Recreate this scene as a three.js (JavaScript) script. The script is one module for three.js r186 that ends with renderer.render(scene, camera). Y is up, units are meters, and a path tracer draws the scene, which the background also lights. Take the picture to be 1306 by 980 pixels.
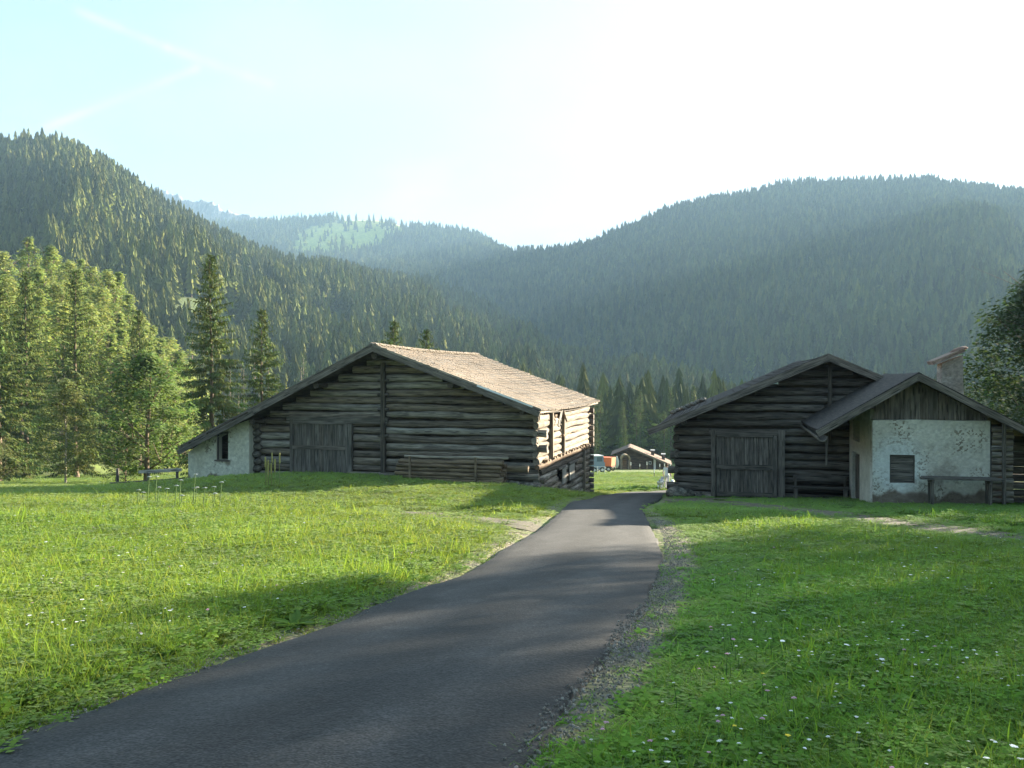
import * as THREE from 'three';
import { mergeGeometries } from 'three/addons/utils/BufferGeometryUtils.js';
import { MarchingCubes } from 'three/addons/objects/MarchingCubes.js';

// ------------------------------------------------------------------ camera, sky, sun, exposure
const scene = new THREE.Scene();
const camera = new THREE.PerspectiveCamera(46.0, 1306 / 980, 0.1, 6000);
camera.position.set(0, 1.6, 0);
camera.lookAt(0, 1.6 - 6 / 1154, -1);
const SUN = new THREE.Vector3(14.35, 4.62, -11.7).normalize();
const sun = new THREE.DirectionalLight(new THREE.Color(1.0, 0.89, 0.7), 5);
sun.position.copy(SUN).multiplyScalar(300).add(new THREE.Vector3(0, 0, -40));
sun.target.position.set(0, 0, -40);
sun.castShadow = true; sun.shadow.mapSize.set(4096, 4096); sun.shadow.radius = 1.2;
Object.assign(sun.shadow.camera, { left: -90, right: 90, top: 70, bottom: -70, near: 1, far: 900 });
scene.add(sun, sun.target);
const renderer = new THREE.WebGLRenderer({ antialias: true });
renderer.shadowMap.enabled = true;
renderer.toneMapping = THREE.LinearToneMapping;
renderer.toneMappingExposure = 7.3;
scene.fog = new THREE.FogExp2(new THREE.Color(0.46, 0.72, 1.0), 0.00016);

// ------------------------------------------------------------------ small tools
function rng(seed) { let a = seed >>> 0; return () => { a = (a + 0x6D2B79F5) | 0; let t = Math.imul(a ^ (a >>> 15), 1 | a); t = (t + Math.imul(t ^ (t >>> 7), 61 | t)) ^ t; return ((t ^ (t >>> 14)) >>> 0) / 4294967296; }; }
const hash = (x, y, s) => { let h = Math.imul(x, 374761393) + Math.imul(y, 668265263) + Math.imul(s, 2246822519); h = Math.imul(h ^ (h >>> 13), 1274126177); return ((h ^ (h >>> 16)) >>> 0) / 4294967296; };
const sm = (t) => t * t * (3 - 2 * t), clamp = (x, a = 0, b = 1) => Math.min(b, Math.max(a, x)), lerp = (a, b, t) => a + (b - a) * t;
const step = (a, b, x) => sm(clamp((x - a) / (b - a)));
const sig = (x) => 1 / (1 + Math.exp(-x));
function vnoise(x, y, s = 1, px = 0, py = 0) {   // value noise; px, py > 0 make it repeat
  const xi = Math.floor(x), yi = Math.floor(y), fx = sm(x - xi), fy = sm(y - yi), m = (v, p) => (p ? ((v % p) + p) % p : v);
  const x0 = m(xi, px), x1 = m(xi + 1, px), y0 = m(yi, py), y1 = m(yi + 1, py);
  return lerp(lerp(hash(x0, y0, s), hash(x1, y0, s), fx), lerp(hash(x0, y1, s), hash(x1, y1, s), fx), fy);
}
function fbm(x, y, s = 1, oct = 4, px = 0, py = 0) { let v = 0, a = 0.5, n = 0; for (let i = 0; i < oct; i++) { v += a * vnoise(x, y, s + i * 17, px, py); n += a; a *= 0.5; x *= 2; y *= 2; px *= 2; py *= 2; } return v / n; }
const V = (x, y, z) => new THREE.Vector3(x, y, z);
function texture(w, h, fn, srgb = true) {
  const d = new Uint8Array(w * h * 4);
  for (let j = 0; j < h; j++) for (let i = 0; i < w; i++) { const c = fn((i + 0.5) / w, (j + 0.5) / h), o = (j * w + i) * 4; for (let k = 0; k < 3; k++) d[o + k] = 255 * clamp(Array.isArray(c) ? c[k] : c); d[o + 3] = 255; }
  const t = new THREE.DataTexture(d, w, h); t.wrapS = t.wrapT = THREE.RepeatWrapping; t.magFilter = THREE.LinearFilter; t.minFilter = THREE.LinearMipmapLinearFilter; t.generateMipmaps = true;
  if (srgb) t.colorSpace = THREE.SRGBColorSpace; t.needsUpdate = true; return t;
}
const mix3 = (a, b, t) => a.map((v, i) => lerp(v, b[i], t));
const used = {};
function numbered(name) { const n = used[name] = (used[name] ?? -1) + 1; return n ? `${name}_${String(n).padStart(3, '0')}` : name; }
function shade(o) { o.castShadow = o.receiveShadow = true; return o; }
function part(name, geo, mat, parent) { const m = shade(new THREE.Mesh(geo, mat)); m.name = name; parent.add(m); return m; }
function tag(o, label, category, group, kind) { o.userData.label = label; if (category) o.userData.category = category; if (group) o.userData.group = group; if (kind) o.userData.kind = kind; return o; }
function thing(name, label, category, pos = [0, 0, 0], turn = 0, group) { const o = new THREE.Group(); o.name = numbered(name); o.position.set(...pos); o.rotation.y = turn; scene.add(o); return tag(o, label, category, group); }
function structure(name, geo, mat, label) { const m = shade(new THREE.Mesh(geo, mat)); m.name = numbered(name); m.userData.kind = 'structure'; if (label) m.userData.label = label; scene.add(m); return m; }
function copyOf(o, label, pos, turn = 0, scale = 1, group) { const c = o.clone(); c.userData = { ...o.userData }; c.name = numbered(o.name.replace(/_\d{3}$/, '')); c.position.set(...pos); c.rotation.set(0, turn, 0); Array.isArray(scale) ? c.scale.set(...scale) : c.scale.setScalar(scale); if (label) c.userData.label = label; if (group) c.userData.group = group; scene.add(c); return c; }
class Geo {   // collects triangles
  constructor() { this.p = []; this.c = []; this.u = []; this.i = []; }
  v(x, y, z, col, u = 0, w = 0) { this.p.push(x, y, z); if (col) this.c.push(...col); this.u.push(u, w); return this.p.length / 3 - 1; }
  t(a, b, c) { this.i.push(a, b, c); }
  build() { const g = new THREE.BufferGeometry(); g.setAttribute('position', new THREE.Float32BufferAttribute(this.p, 3)); g.setAttribute('uv', new THREE.Float32BufferAttribute(this.u, 2)); if (this.c.length) g.setAttribute('color', new THREE.Float32BufferAttribute(this.c, 3)); g.setIndex(this.i); g.computeVertexNormals(); return g; }
}

// ------------------------------------------------------------------ sky: air, a veil of cloud and two vapour trails
{
  const W = 2048, H = 1024, data = new Float32Array(W * H * 4);
  const dir = (east, up) => V(east, up, -1).normalize();   // a direction in the sky
  const trails = [[dir(-0.4792, 0.4064), dir(-0.3795, 0.3657), 0.0034, 0.22], [dir(-0.3795, 0.3657), dir(-0.2669, 0.3258), 0.0042, 0.16], [dir(-0.5139, 0.2782), dir(-0.3475, 0.3432), 0.0032, 0.3]];
  const d = V(), q = V();
  for (let r = 0; r < H; r++) for (let c = 0; c < W; c++) {
    const up = ((r + 0.5) / H - 0.5) * Math.PI, az = ((c + 0.5) / W - 0.5) * 2 * Math.PI;
    d.set(Math.cos(az) * Math.cos(up), Math.sin(up), Math.sin(az) * Math.cos(up));
    const ang = Math.acos(clamp(d.dot(SUN), -1, 1)) * 57.3, y = Math.max(0, d.y);
    let col = mix3([0.28, 0.45, 0.58], [0.14, 0.31, 0.48], Math.pow(y, 0.55));
    const glow = 1.55 * Math.exp(-ang / 32) + 1.6 * Math.exp(-ang / 9);
    col = [col[0] + glow, col[1] + glow * 0.97, col[2] + glow * 0.9];
    let white = 0;
    if (d.z < 0) for (const [a, b, w, k] of trails) {
      q.copy(b).sub(a); const t = clamp(d.clone().sub(a).dot(q) / q.lengthSq()), e = a.clone().addScaledVector(q, t).distanceTo(d);
      white += k * Math.exp(-((e / w) ** 2)) * (0.55 + 0.8 * vnoise(t * 9, 3, 5));
    }
    if (up > -0.05 && up < 0.6) {
      const n = fbm(Math.cos(az) * 9 + 20, Math.sin(az) * 9 + up * 22 + 20, 31, 5);
      white += 0.14 * step(0.45, 0.75, n) * step(0.32, 0.16, up);
      white += 0.1 * step(0.45, 0.8, fbm(Math.cos(az) * 4 + 9, up * 9 + Math.sin(az) * 3, 77, 4));
    }
    const o = (r * W + c) * 4;
    for (let k = 0; k < 3; k++) data[o + k] = 0.205 * Math.min(5, col[k] + (1.0 - Math.min(1, col[k])) * Math.min(1, white));
    data[o + 3] = 1;
  }
  const t = new THREE.DataTexture(data, W, H, THREE.RGBAFormat, THREE.FloatType);
  t.mapping = THREE.EquirectangularReflectionMapping; t.magFilter = t.minFilter = THREE.LinearFilter; t.needsUpdate = true;
  scene.background = t; scene.environment = t;
}

// ------------------------------------------------------------------ materials
const grain = texture(512, 256, (u, v) => {
  const n = fbm(u * 6, v * 48, 3, 4, 6, 48), k = fbm(u * 3, v * 8, 9, 3, 3, 8), crack = step(0.66, 0.72, fbm(u * 4 + 0.3 * k, v * 40, 21, 2, 4, 40));
  const g = 0.42 + 0.5 * n + 0.34 * (k - 0.5) - 0.3 * crack; return [g * 1.0, g * 0.965, g * 0.92];
});
const grainBump = texture(512, 256, (u, v) => 0.4 * fbm(u * 6, v * 48, 3, 4, 6, 48) + 0.6 * (1 - step(0.66, 0.72, fbm(u * 4, v * 40, 21, 2, 4, 40))), false);
function wood(r, g, b, rough = 0.88, bump = 0.006) { const m = new THREE.MeshStandardMaterial({ map: grain, bumpMap: grainBump, bumpScale: bump, roughness: rough }); m.color.setRGB(r, g, b); return m; }
const logTones = [[0.52, 0.46, 0.4], [0.43, 0.375, 0.32], [0.6, 0.55, 0.49], [0.36, 0.305, 0.255], [0.48, 0.405, 0.325], [0.56, 0.53, 0.49], [0.68, 0.65, 0.6], [0.32, 0.27, 0.225]].map((c) => wood(...c));
const darkTones = [[0.25, 0.22, 0.2], [0.31, 0.28, 0.25], [0.21, 0.185, 0.165], [0.38, 0.345, 0.315]].map((c) => wood(...c));
const paleSunlitTones = [[0.62, 0.54, 0.44], [0.52, 0.45, 0.36], [0.68, 0.61, 0.52]].map((c) => wood(...c));  // pale wood; on the lane-side barn wall it paints sunlight into the logs
const boardTones = [[0.3, 0.275, 0.25], [0.34, 0.315, 0.29], [0.26, 0.235, 0.21], [0.31, 0.27, 0.235]].map((c) => wood(...c));
const poleTones = [[0.42, 0.31, 0.2], [0.36, 0.26, 0.17], [0.48, 0.37, 0.25]].map((c) => wood(...c));
const freshWood = wood(0.72, 0.5, 0.3), paleBoard = wood(0.85, 0.84, 0.8), brownWood = wood(0.38, 0.25, 0.15);
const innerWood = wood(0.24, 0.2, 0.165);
const fasciaWood = wood(0.37, 0.33, 0.3), rafterWood = wood(0.2, 0.17, 0.14);
const plain = (r, g, b, rough = 0.8, metal = 0) => { const m = new THREE.MeshStandardMaterial({ roughness: rough, metalness: metal }); m.color.setRGB(r, g, b); return m; };
const rockTex = texture(256, 256, (u, v) => { const g = 0.45 + 0.5 * (fbm(u * 8, v * 8, 4, 5, 8, 8) - 0.5) + 0.25 * (vnoise(u * 64, v * 64, 8, 64, 64) - 0.5); return [g, g * 0.96, g * 0.9]; });
const rockBump = texture(256, 256, (u, v) => fbm(u * 10, v * 10, 14, 5, 10, 10), false);
const stone = new THREE.MeshStandardMaterial({ map: rockTex, bumpMap: rockBump, bumpScale: 0.02, roughness: 0.95 }); stone.color.setRGB(0.62, 0.58, 0.52);
const paleStone = stone.clone(); paleStone.color.setRGB(0.95, 0.92, 0.86);
const plasterBump = texture(512, 512, (u, v) => 0.7 * fbm(u * 14, v * 14, 44, 4, 14, 14) + 0.3 * fbm(u * 60, v * 60, 45, 2, 60, 60), false);
plasterBump.repeat.set(0.5, 0.5);

// ------------------------------------------------------------------ the lie of the land
const PROFILE = [[-400, 26], [-60, 4.6], [0, 0], [5, -0.42], [34, -2.9], [46, -4.2], [60, -5.8], [100, -9.2], [150, -13.2], [200, -17.5], [300, -22], [600, -24], [9000, -24]];
function prof1(D) { for (let i = 1; i < PROFILE.length; i++) if (D < PROFILE[i][0]) { const [a, b] = PROFILE[i - 1], [c, d] = PROFILE[i]; return lerp(b, d, (D - a) / (c - a)); } return -24; }
const prof = (D) => { const w = D < 4 ? 1 : Math.min(4, D * 0.2); return (prof1(D - w) + 2 * prof1(D) + prof1(D + w)) / 4; };
function ground(x, z) {
  const D = -z;
  const mound = 0.62 * sig((x + 12) / 1.5) * sig((1.6 - x) / 0.7) * sig((D - 28) / 2) * sig((46 - D) / 2);
  const bank = 0.42 * sig((-5 - x) / 2) * sig((D - 15) / 4);
  const rough = Math.abs(x) < 80 && D < 150 ? 0.16 * (fbm(x * 0.16 + 40, z * 0.16 + 40, 5, 3) - 0.5) : 0;
  return prof(D) + mound + bank + rough;
}
const EDGE_A = [[-3.4, 6], [-3.25, 2], [-3.0, -2], [-2.78, -5.0], [-2.52, -5.75], [-2.26, -6.6], [-2.04, -7.15], [-1.59, -8.6], [-1.32, -9.8], [-0.79, -11.75], [-0.25, -14.3], [0.36, -17.75], [1.14, -22.9], [1.9, -28.5], [2.95, -33.2], [4.0, -40], [5.4, -47], [7.4, -54], [10.6, -60.4], [15, -65], [26, -71], [60, -84]];
const EDGE_B = [[-0.6, 6], [-0.4, 2], [-0.12, -2], [0.06, -4.65], [0.38, -5.75], [0.72, -6.95], [0.9, -7.7], [1.19, -8.7], [1.63, -10.65], [2.03, -12.65], [2.53, -15.5], [3.02, -19.45], [3.54, -24.35], [4.3, -29.2], [5.6, -34.2], [6.7, -40], [8.1, -46.4], [10.0, -52.6], [12.6, -57.6], [16.4, -62], [27, -68], [61, -81]];
const curveA = new THREE.CatmullRomCurve3(EDGE_A.map(([x, z]) => V(x, 0, z))), curveB = new THREE.CatmullRomCurve3(EDGE_B.map(([x, z]) => V(x, 0, z)));
const ROAD = []; for (let i = 0; i <= 220; i++) { const a = curveA.getPoint(i / 220), b = curveB.getPoint(i / 220); ROAD.push([a, b, (a.x + b.x) / 2, (a.z + b.z) / 2, a.distanceTo(b) / 2]); }
const ROADX = (D) => { let b = ROAD[0]; for (const r of ROAD) if (Math.abs(r[3] + D) < Math.abs(b[3] + D)) b = r; return b[2]; };
function roadGap(x, z) { let best = 1e9; for (const [, , cx, cz, w] of ROAD) { const d = Math.hypot(x - cx, z - cz) - w; if (d < best) best = d; } return best; }   // below 0 on the road
const PATHS = [   // worn earth: a footpath to the cottage, a track to the barn, the gravel shoulder
  { w: 0.6, pts: [[7.0, -33.6], [7.9, -30], [8.6, -26], [9.2, -21.8], [10.0, -17.4], [11.3, -14]] },
  { w: 0.55, pts: [[0.9, -19.4], [-0.2, -20.8], [-1.3, -22.0], [-2.7, -23.2]] },
  { w: 0.15, pts: [[0.62, -6.0], [0.98, -7.2], [1.42, -8.9], [1.93, -10.8], [2.36, -12.6], [2.9, -15.4], [3.3, -18.4], [3.75, -22.2]] },
  { w: 0.7, pts: [[5.6, -32], [7.6, -34.6], [10, -34.6], [12.4, -33.6]] },
];
for (const p of PATHS) p.line = new THREE.CatmullRomCurve3(p.pts.map(([x, z]) => V(x, 0, z))).getSpacedPoints(60);
function pathGap(x, z) { let best = 1e9; for (const p of PATHS) for (const q of p.line) { const d = Math.hypot(x - q.x, z - q.z) - p.w; if (d < best) best = d; } return best; }

{ // meadow sheet
  const axis = (neg, pos, near, fine, grow) => { const up = (lim) => { const a = []; let v = 0, s = fine; while (v < lim) { v += s; if (v > near) s *= grow; a.push(v); } return a; }; return [...up(neg).reverse().map((v) => -v), 0, ...up(pos)]; };
  const xs = axis(1700, 1700, 7, 0.3, 1.09), zs = axis(2700, 160, 36, 0.3, 1.09), nx = xs.length, nz = zs.length, g = new Geo();
  for (const z of zs) for (const x of xs) {
    let y = ground(x, z);
    if (Math.abs(x) < 70 && z > -90 && z < 12) { const d = roadGap(x, z); y -= 0.07 * step(0.06, -0.3, d); }
    let bare = 0;
    if (Math.abs(x) < 14 && z > -64 && z < 8) { const n = fbm(x * 1.7 + 20, z * 1.7 + 20, 87, 3) - 0.5; bare = step(0.22, -0.02, Math.abs(roadGap(x, z)) - 0.1 + 0.5 * n) * 0.9; const L = PATHS[2].line; let d = 9; for (const q of L) d = Math.min(d, Math.hypot(x - q.x, z - q.z)); bare = Math.max(bare, step(0.38, 0.08, d + 0.7 * n)); }
    g.v(x, y, z, [lerp(1, 1.65, bare), lerp(1, 1.02, bare), lerp(1, 5.5, bare)], x / 5, z / 5);
  }
  for (let j = 0; j < nz - 1; j++) for (let i = 0; i < nx - 1; i++) { const a = j * nx + i; g.t(a, a + nx, a + 1); g.t(a + 1, a + nx, a + nx + 1); }
  const tex = texture(1024, 1024, (u, v) => {
    const n = fbm(u * 10, v * 10, 61, 5, 10, 10), f = fbm(u * 90, v * 90, 62, 3, 90, 90), s = step(0.5, 0.75, fbm(u * 24, v * 24, 63, 3, 24, 24));
    const c = mix3([0.30, 0.37, 0.12], [0.40, 0.46, 0.15], n); const k = 0.7 + 0.6 * f; return mix3(c, [0.40, 0.37, 0.22], 0.4 * s).map((q) => q * k);
  });
  const bump = texture(512, 512, (u, v) => fbm(u * 60, v * 60, 66, 3, 60, 60), false);
  const m = new THREE.MeshStandardMaterial({ map: tex, bumpMap: bump, bumpScale: 0.05, roughness: 0.95, vertexColors: true });
  structure('ground', g.build(), m, 'grassy alpine meadow sloping down to the valley');
}
{ // asphalt lane
  const g = new Geo(), N = 520, M = 10, S = (i) => { const t = i / N; return [curveA.getPoint(t), curveB.getPoint(t)]; };
  let len = 0, last = null;
  for (let i = 0; i <= N; i++) {
    const [a, b] = S(i), c = a.clone().lerp(b, 0.5); if (last) len += c.distanceTo(last); last = c;
    const ja = 0.05 * (fbm(len * 1.3, 3, 91, 3) - 0.5) * 2, jb = 0.07 * (fbm(len * 1.6, 8, 92, 3) - 0.5) * 2, w = a.distanceTo(b);
    for (let k = -1; k <= M + 1; k++) {
      const f = clamp(k / M), q = a.clone().lerp(b, f + (1 - f) * ja / w + f * jb / w), crown = 0.035 * (1 - (2 * f - 1) ** 2);
      const skirt = k < 0 || k > M; g.v(q.x + (k < 0 ? -0.03 : k > M ? 0.03 : 0), ground(q.x, q.z) + 0.02 + crown - (skirt ? 0.1 : 0), q.z, null, f, len / 7);
    }
  }
  const W = M + 3; for (let i = 0; i < N; i++) for (let k = 0; k < W - 1; k++) { const a = i * W + k; g.t(a, a + 1, a + W); g.t(a + 1, a + W + 1, a + W); }
  const tex = texture(1024, 2048, (u, v) => {
    const f = vnoise(u * 300, v * 760, 71, 300, 760), f2 = vnoise(u * 150, v * 380, 72, 150, 380), n = fbm(u * 6, v * 10, 73, 4, 6, 10), p = fbm(u * 14, v * 26, 74, 3, 14, 26);
    const wob = 0.05 * (n - 0.5), tr = Math.exp(-(((u - 0.27 + wob) / 0.13) ** 2)) + Math.exp(-(((u - 0.72 + wob) / 0.14) ** 2));   // dust pressed in by the wheels
    let g = 0.128 + 0.075 * tr * (0.65 + 0.7 * p) + 0.10 * (n - 0.5) + 0.15 * (f - 0.5) + 0.07 * (f2 - 0.5);
    const ridge = Math.abs(fbm(u * 5 + 0.6 * n, v * 9, 76, 4, 5, 9) - 0.5); g -= 0.045 * step(0.012, 0.003, ridge) * step(0.45, 0.6, fbm(u * 3, v * 5, 79, 2, 3, 5));   // hair cracks
    g += 0.028 * step(0.56, 0.66, fbm(u * 9, v * 15, 80, 4, 9, 15));
    g += 0.22 * step(0.985, 0.999, f) * vnoise(u * 40, v * 80, 75, 40, 80);
    return [g * 1.02, g * 0.985, g * 0.965];
  });
  const bump = texture(1024, 1024, (u, v) => 0.6 * vnoise(u * 260, v * 520, 71, 260, 520) + 0.4 * vnoise(u * 120, v * 240, 78, 120, 240), false);
  bump.repeat.set(1, 1.3);
  structure('road', g.build(), new THREE.MeshStandardMaterial({ map: tex, bumpMap: bump, bumpScale: 0.006, roughness: 0.86 }), 'narrow dark asphalt lane curving between the barns');
}
{ // worn paths
  const dirtTex = texture(512, 512, (u, v) => { const n = fbm(u * 12, v * 12, 81, 4, 12, 12), f = vnoise(u * 110, v * 110, 82, 110, 110); const k = 0.62 + 0.45 * f; return mix3([0.36, 0.33, 0.25], [0.44, 0.41, 0.34], n).map((q) => q * k * 1.05); });
  const m = new THREE.MeshStandardMaterial({ map: dirtTex, bumpMap: rockBump, bumpScale: 0.02, roughness: 0.97 });
  const labels = ['trodden earth footpath crossing the meadow to the white cottage', 'bare earth track turning off the lane to the barn', 'grey gravel shoulder along the edge of the lane', 'trodden bare earth in front of barn door'];
  PATHS.forEach((p, n) => {
    if (n === 2) return;   // the gravel shoulder is part of the ground sheet
    const g = new Geo(), L = p.line, K = 6;
    L.forEach((q, i) => { const a = L[Math.max(0, i - 1)], b = L[Math.min(L.length - 1, i + 1)], tx = b.x - a.x, tz = b.z - a.z, l = Math.hypot(tx, tz), end = Math.min(1, Math.min(i, L.length - 1 - i) / 6 + 0.15);
      for (let k = 0; k <= K; k++) { const s = (k / K - 0.5) * 2 * (p.w * (0.75 + 0.6 * fbm(i * 0.35, k > K / 2 ? 5 : 9, 83 + n, 2))) * end, x = q.x - (tz / l) * s, z = q.z + (tx / l) * s; g.v(x, ground(x, z) + 0.012 + 0.012 * (1 - Math.abs(k / K - 0.5) * 2) - 0.07 * step(0.06, -0.3, roadGap(x, z)), z, null, x / 1.6, z / 1.6); } });
    for (let i = 0; i < L.length - 1; i++) for (let k = 0; k < K; k++) { const a = i * (K + 1) + k; g.t(a, a + K + 1, a + 1); g.t(a + 1, a + K + 1, a + K + 2); }
    const o = structure('path', g.build(), m, labels[n]);
  });
}

// ------------------------------------------------------------------ hills
const A_RIDGE = [[-707, 192, -760], [-595, 202, -760], [-509, 200, -780], [-453, 194, -800], [-411, 197, -800], [-374, 188, -810], [-334, 161, -850], [-291, 136, -900], [-258, 122, -950], [-202, 116, -1000], [-139, 108, -1050], [-89, 104, -1100], [-42, 86, -1120], [7, 57, -1120], [44, 28, -1080], [91, -2, -980], [127, -20, -880], [163, -32, -760], [198, -36, -660]];
const A_FOOT = [[-177, -11, -190], [-156, -12, -200], [-140, -15, -215], [-127, -17, -225], [-119, -18, -232], [-111, -19, -240], [-100, -21, -255], [-87, -23, -270], [-76, -24, -280], [-59, -25, -290], [-40, -25, -300], [-25, -26, -310], [-12, -27, -315], [2, -27, -318], [13, -27, -320], [30, -27, -322], [47, -26, -324], [70, -26, -326], [99, -26, -330]];
const B_RIDGE = [[-1285, 409, -2500], [-981, 426, -2500], [-771, 418, -2450], [-526, 420, -2400], [-360, 422, -2400], [-265, 388, -2300], [-101, 349, -2200], [-24, 302, -2150], [67, 245, -2100], [185, 161, -2000]];
const B_FOOT = [[-694, 76, -1350], [-530, 76, -1350], [-425, 76, -1350], [-296, 76, -1350], [-202, 71, -1350], [-156, 65, -1350], [-62, 53, -1350], [-15, 47, -1350], [43, 30, -1350], [125, 6, -1350]];
const C_RIDGE = [[-330, 257, -2200], [-169, 267, -2100], [-23, 274, -2000], [77, 262, -1900], [198, 279, -1800], [314, 323, -1750], [408, 335, -1700], [541, 359, -1700], [658, 361, -1700], [754, 352, -1650], [814, 330, -1600], [849, 298, -1500], [906, 252, -1400], [1010, 169, -1300], [1089, 68, -1200]];
const C_FOOT = [[-210, 6, -1400], [-102, -7, -1260], [-12, -21, -1100], [40, -31, -980], [94, -38, -850], [133, -41, -740], [156, -40, -650], [178, -37, -560], [194, -34, -500], [210, -32, -460], [224, -31, -440], [243, -30, -430], [272, -30, -420], [319, -29, -410], [363, -28, -400]];
const D_RIDGE = [[-1317, 467, -2700], [-1177, 521, -2700], [-1107, 558, -2700], [-1060, 572, -2700], [-1032, 560, -2700], [-966, 540, -2700], [-901, 526, -2700], [-849, 504, -2700], [-756, 488, -2700], [-639, 455, -2700]];
const D_FOOT = D_RIDGE.map(([x, y, z]) => [x * 0.94, 300, -2520]);
const S_RIDGE = [[-175, 26, -205], [-140, 22, -200], [-107, 15, -190], [-86, 11.5, -180], [-72, 5, -168], [-58, -7, -152], [-46, -13.5, -134]];
const S_FOOT = [[-84, -8, -84], [-66, -8.4, -80], [-48, -8.2, -76], [-42, -8.2, -77], [-38, -8.8, -80], [-36, -9.6, -86], [-35, -10, -92]];
function hill(ridge, foot, bend, rough, seed, freq = 0.9) {
  const cr = new THREE.CatmullRomCurve3(ridge.map((p) => V(...p)), false, 'centripetal'), cf = new THREE.CatmullRomCurve3(foot.map((p) => V(...p)), false, 'centripetal');
  const n = ridge.length - 1, at = (c, s) => c.getPoint(clamp(s));
  return (s, t) => {
    const r = at(cr, s), f = at(cf, s), k = clamp(t), p = f.clone().lerp(r, k);
    p.y = lerp(f.y, r.y, Math.pow(k, bend)) + rough * (fbm(s * n * freq + 7, t * 4 * freq + 3, seed, 4) - 0.5) * 4 * k * (1 - k) * step(1.02, 0.55, k);
    if (t > 1) { const d = r.clone().sub(f).setY(0).normalize(); p.copy(r).addScaledVector(d, (t - 1) * 700); p.y = r.y - (t - 1) ** 1.5 * 420; }
    if (t < 0) p.y -= 30 * -t * 4;
    return p;
  };
}
function hillMesh(fn, NS, NT, mat, label, uv = 60, glade = null) {
  const g = new Geo(), T = []; for (let j = 0; j <= NT + 4; j++) T.push(j === 0 ? -0.15 : j <= NT + 1 ? (j - 1) / NT : 1 + (j - NT - 1) * 0.12);
  for (const t of T) for (let i = 0; i <= NS; i++) { const p = fn(i / NS, t); const k = glade ? glade(p) : 0; g.v(p.x, p.y, p.z, [1 + 3.2 * k, 1 + 2.3 * k, 1 + 0.8 * k], p.x / uv, (p.z + p.y) / uv); }
  for (let j = 0; j < T.length - 1; j++) for (let i = 0; i < NS; i++) { const a = j * (NS + 1) + i; g.t(a, a + 1, a + NS + 1); g.t(a + 1, a + NS + 2, a + NS + 1); }
  return structure('hill', g.build(), mat, label);
}
const floorTex = texture(512, 512, (u, v) => { const n = fbm(u * 20, v * 20, 101, 4, 20, 20), f = fbm(u * 80, v * 80, 102, 2, 80, 80); return mix3([0.22, 0.27, 0.13], [0.36, 0.41, 0.17], n).map((q) => q * (0.7 + 0.6 * f)); });
const forestFloor = new THREE.MeshStandardMaterial({ map: floorTex, roughness: 1, vertexColors: true });
const rockFace = new THREE.MeshStandardMaterial({ map: rockTex, roughness: 1 }); rockFace.color.setRGB(0.8, 0.76, 0.72);
const hillA = hill(A_RIDGE, A_FOOT, 1.06, 60, 11, 0.6), hillB = hill(B_RIDGE, B_FOOT, 0.95, 45, 12), hillC = hill(C_RIDGE, C_FOOT, 0.98, 70, 13, 0.5), hillS = hill(S_RIDGE, S_FOOT, 1.0, 1.5, 14);
hillMesh(hillA, 110, 40, forestFloor, 'steep wooded slope rising behind the log barns');
const clearing = (p) => { const a = p.x / -p.z, e = (p.y - 1.6) / -p.z; return ((a + 0.178) / 0.066) ** 2 + ((e - 0.157 - 0.12 * (a + 0.178)) / 0.0185) ** 2 + 0.9 * (fbm(p.x * 0.012, p.z * 0.012, 33, 3) - 0.5); };   // the felled meadow high on the shoulder
hillMesh(hillB, 150, 70, forestFloor, 'distant wooded shoulder with a grassy clearing', 60, (p) => step(1.15, 0.8, clearing(p)));
hillMesh(hillC, 90, 40, forestFloor, 'broad hazy wooded mountain across the valley');
hillMesh(hillS, 40, 16, forestFloor, 'low spur covered with pale leafy trees');
{ const f = hill(D_RIDGE, D_FOOT, 0.9, 60, 15); hillMesh((s, t) => { const p = f(s, t); if (t > 0.05) p.y += 26 * (fbm(s * 60, t * 9, 19, 3) - 0.5); return p; }, 120, 14, rockFace, 'bare grey rock peak beyond the wooded hills', 90); }

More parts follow.
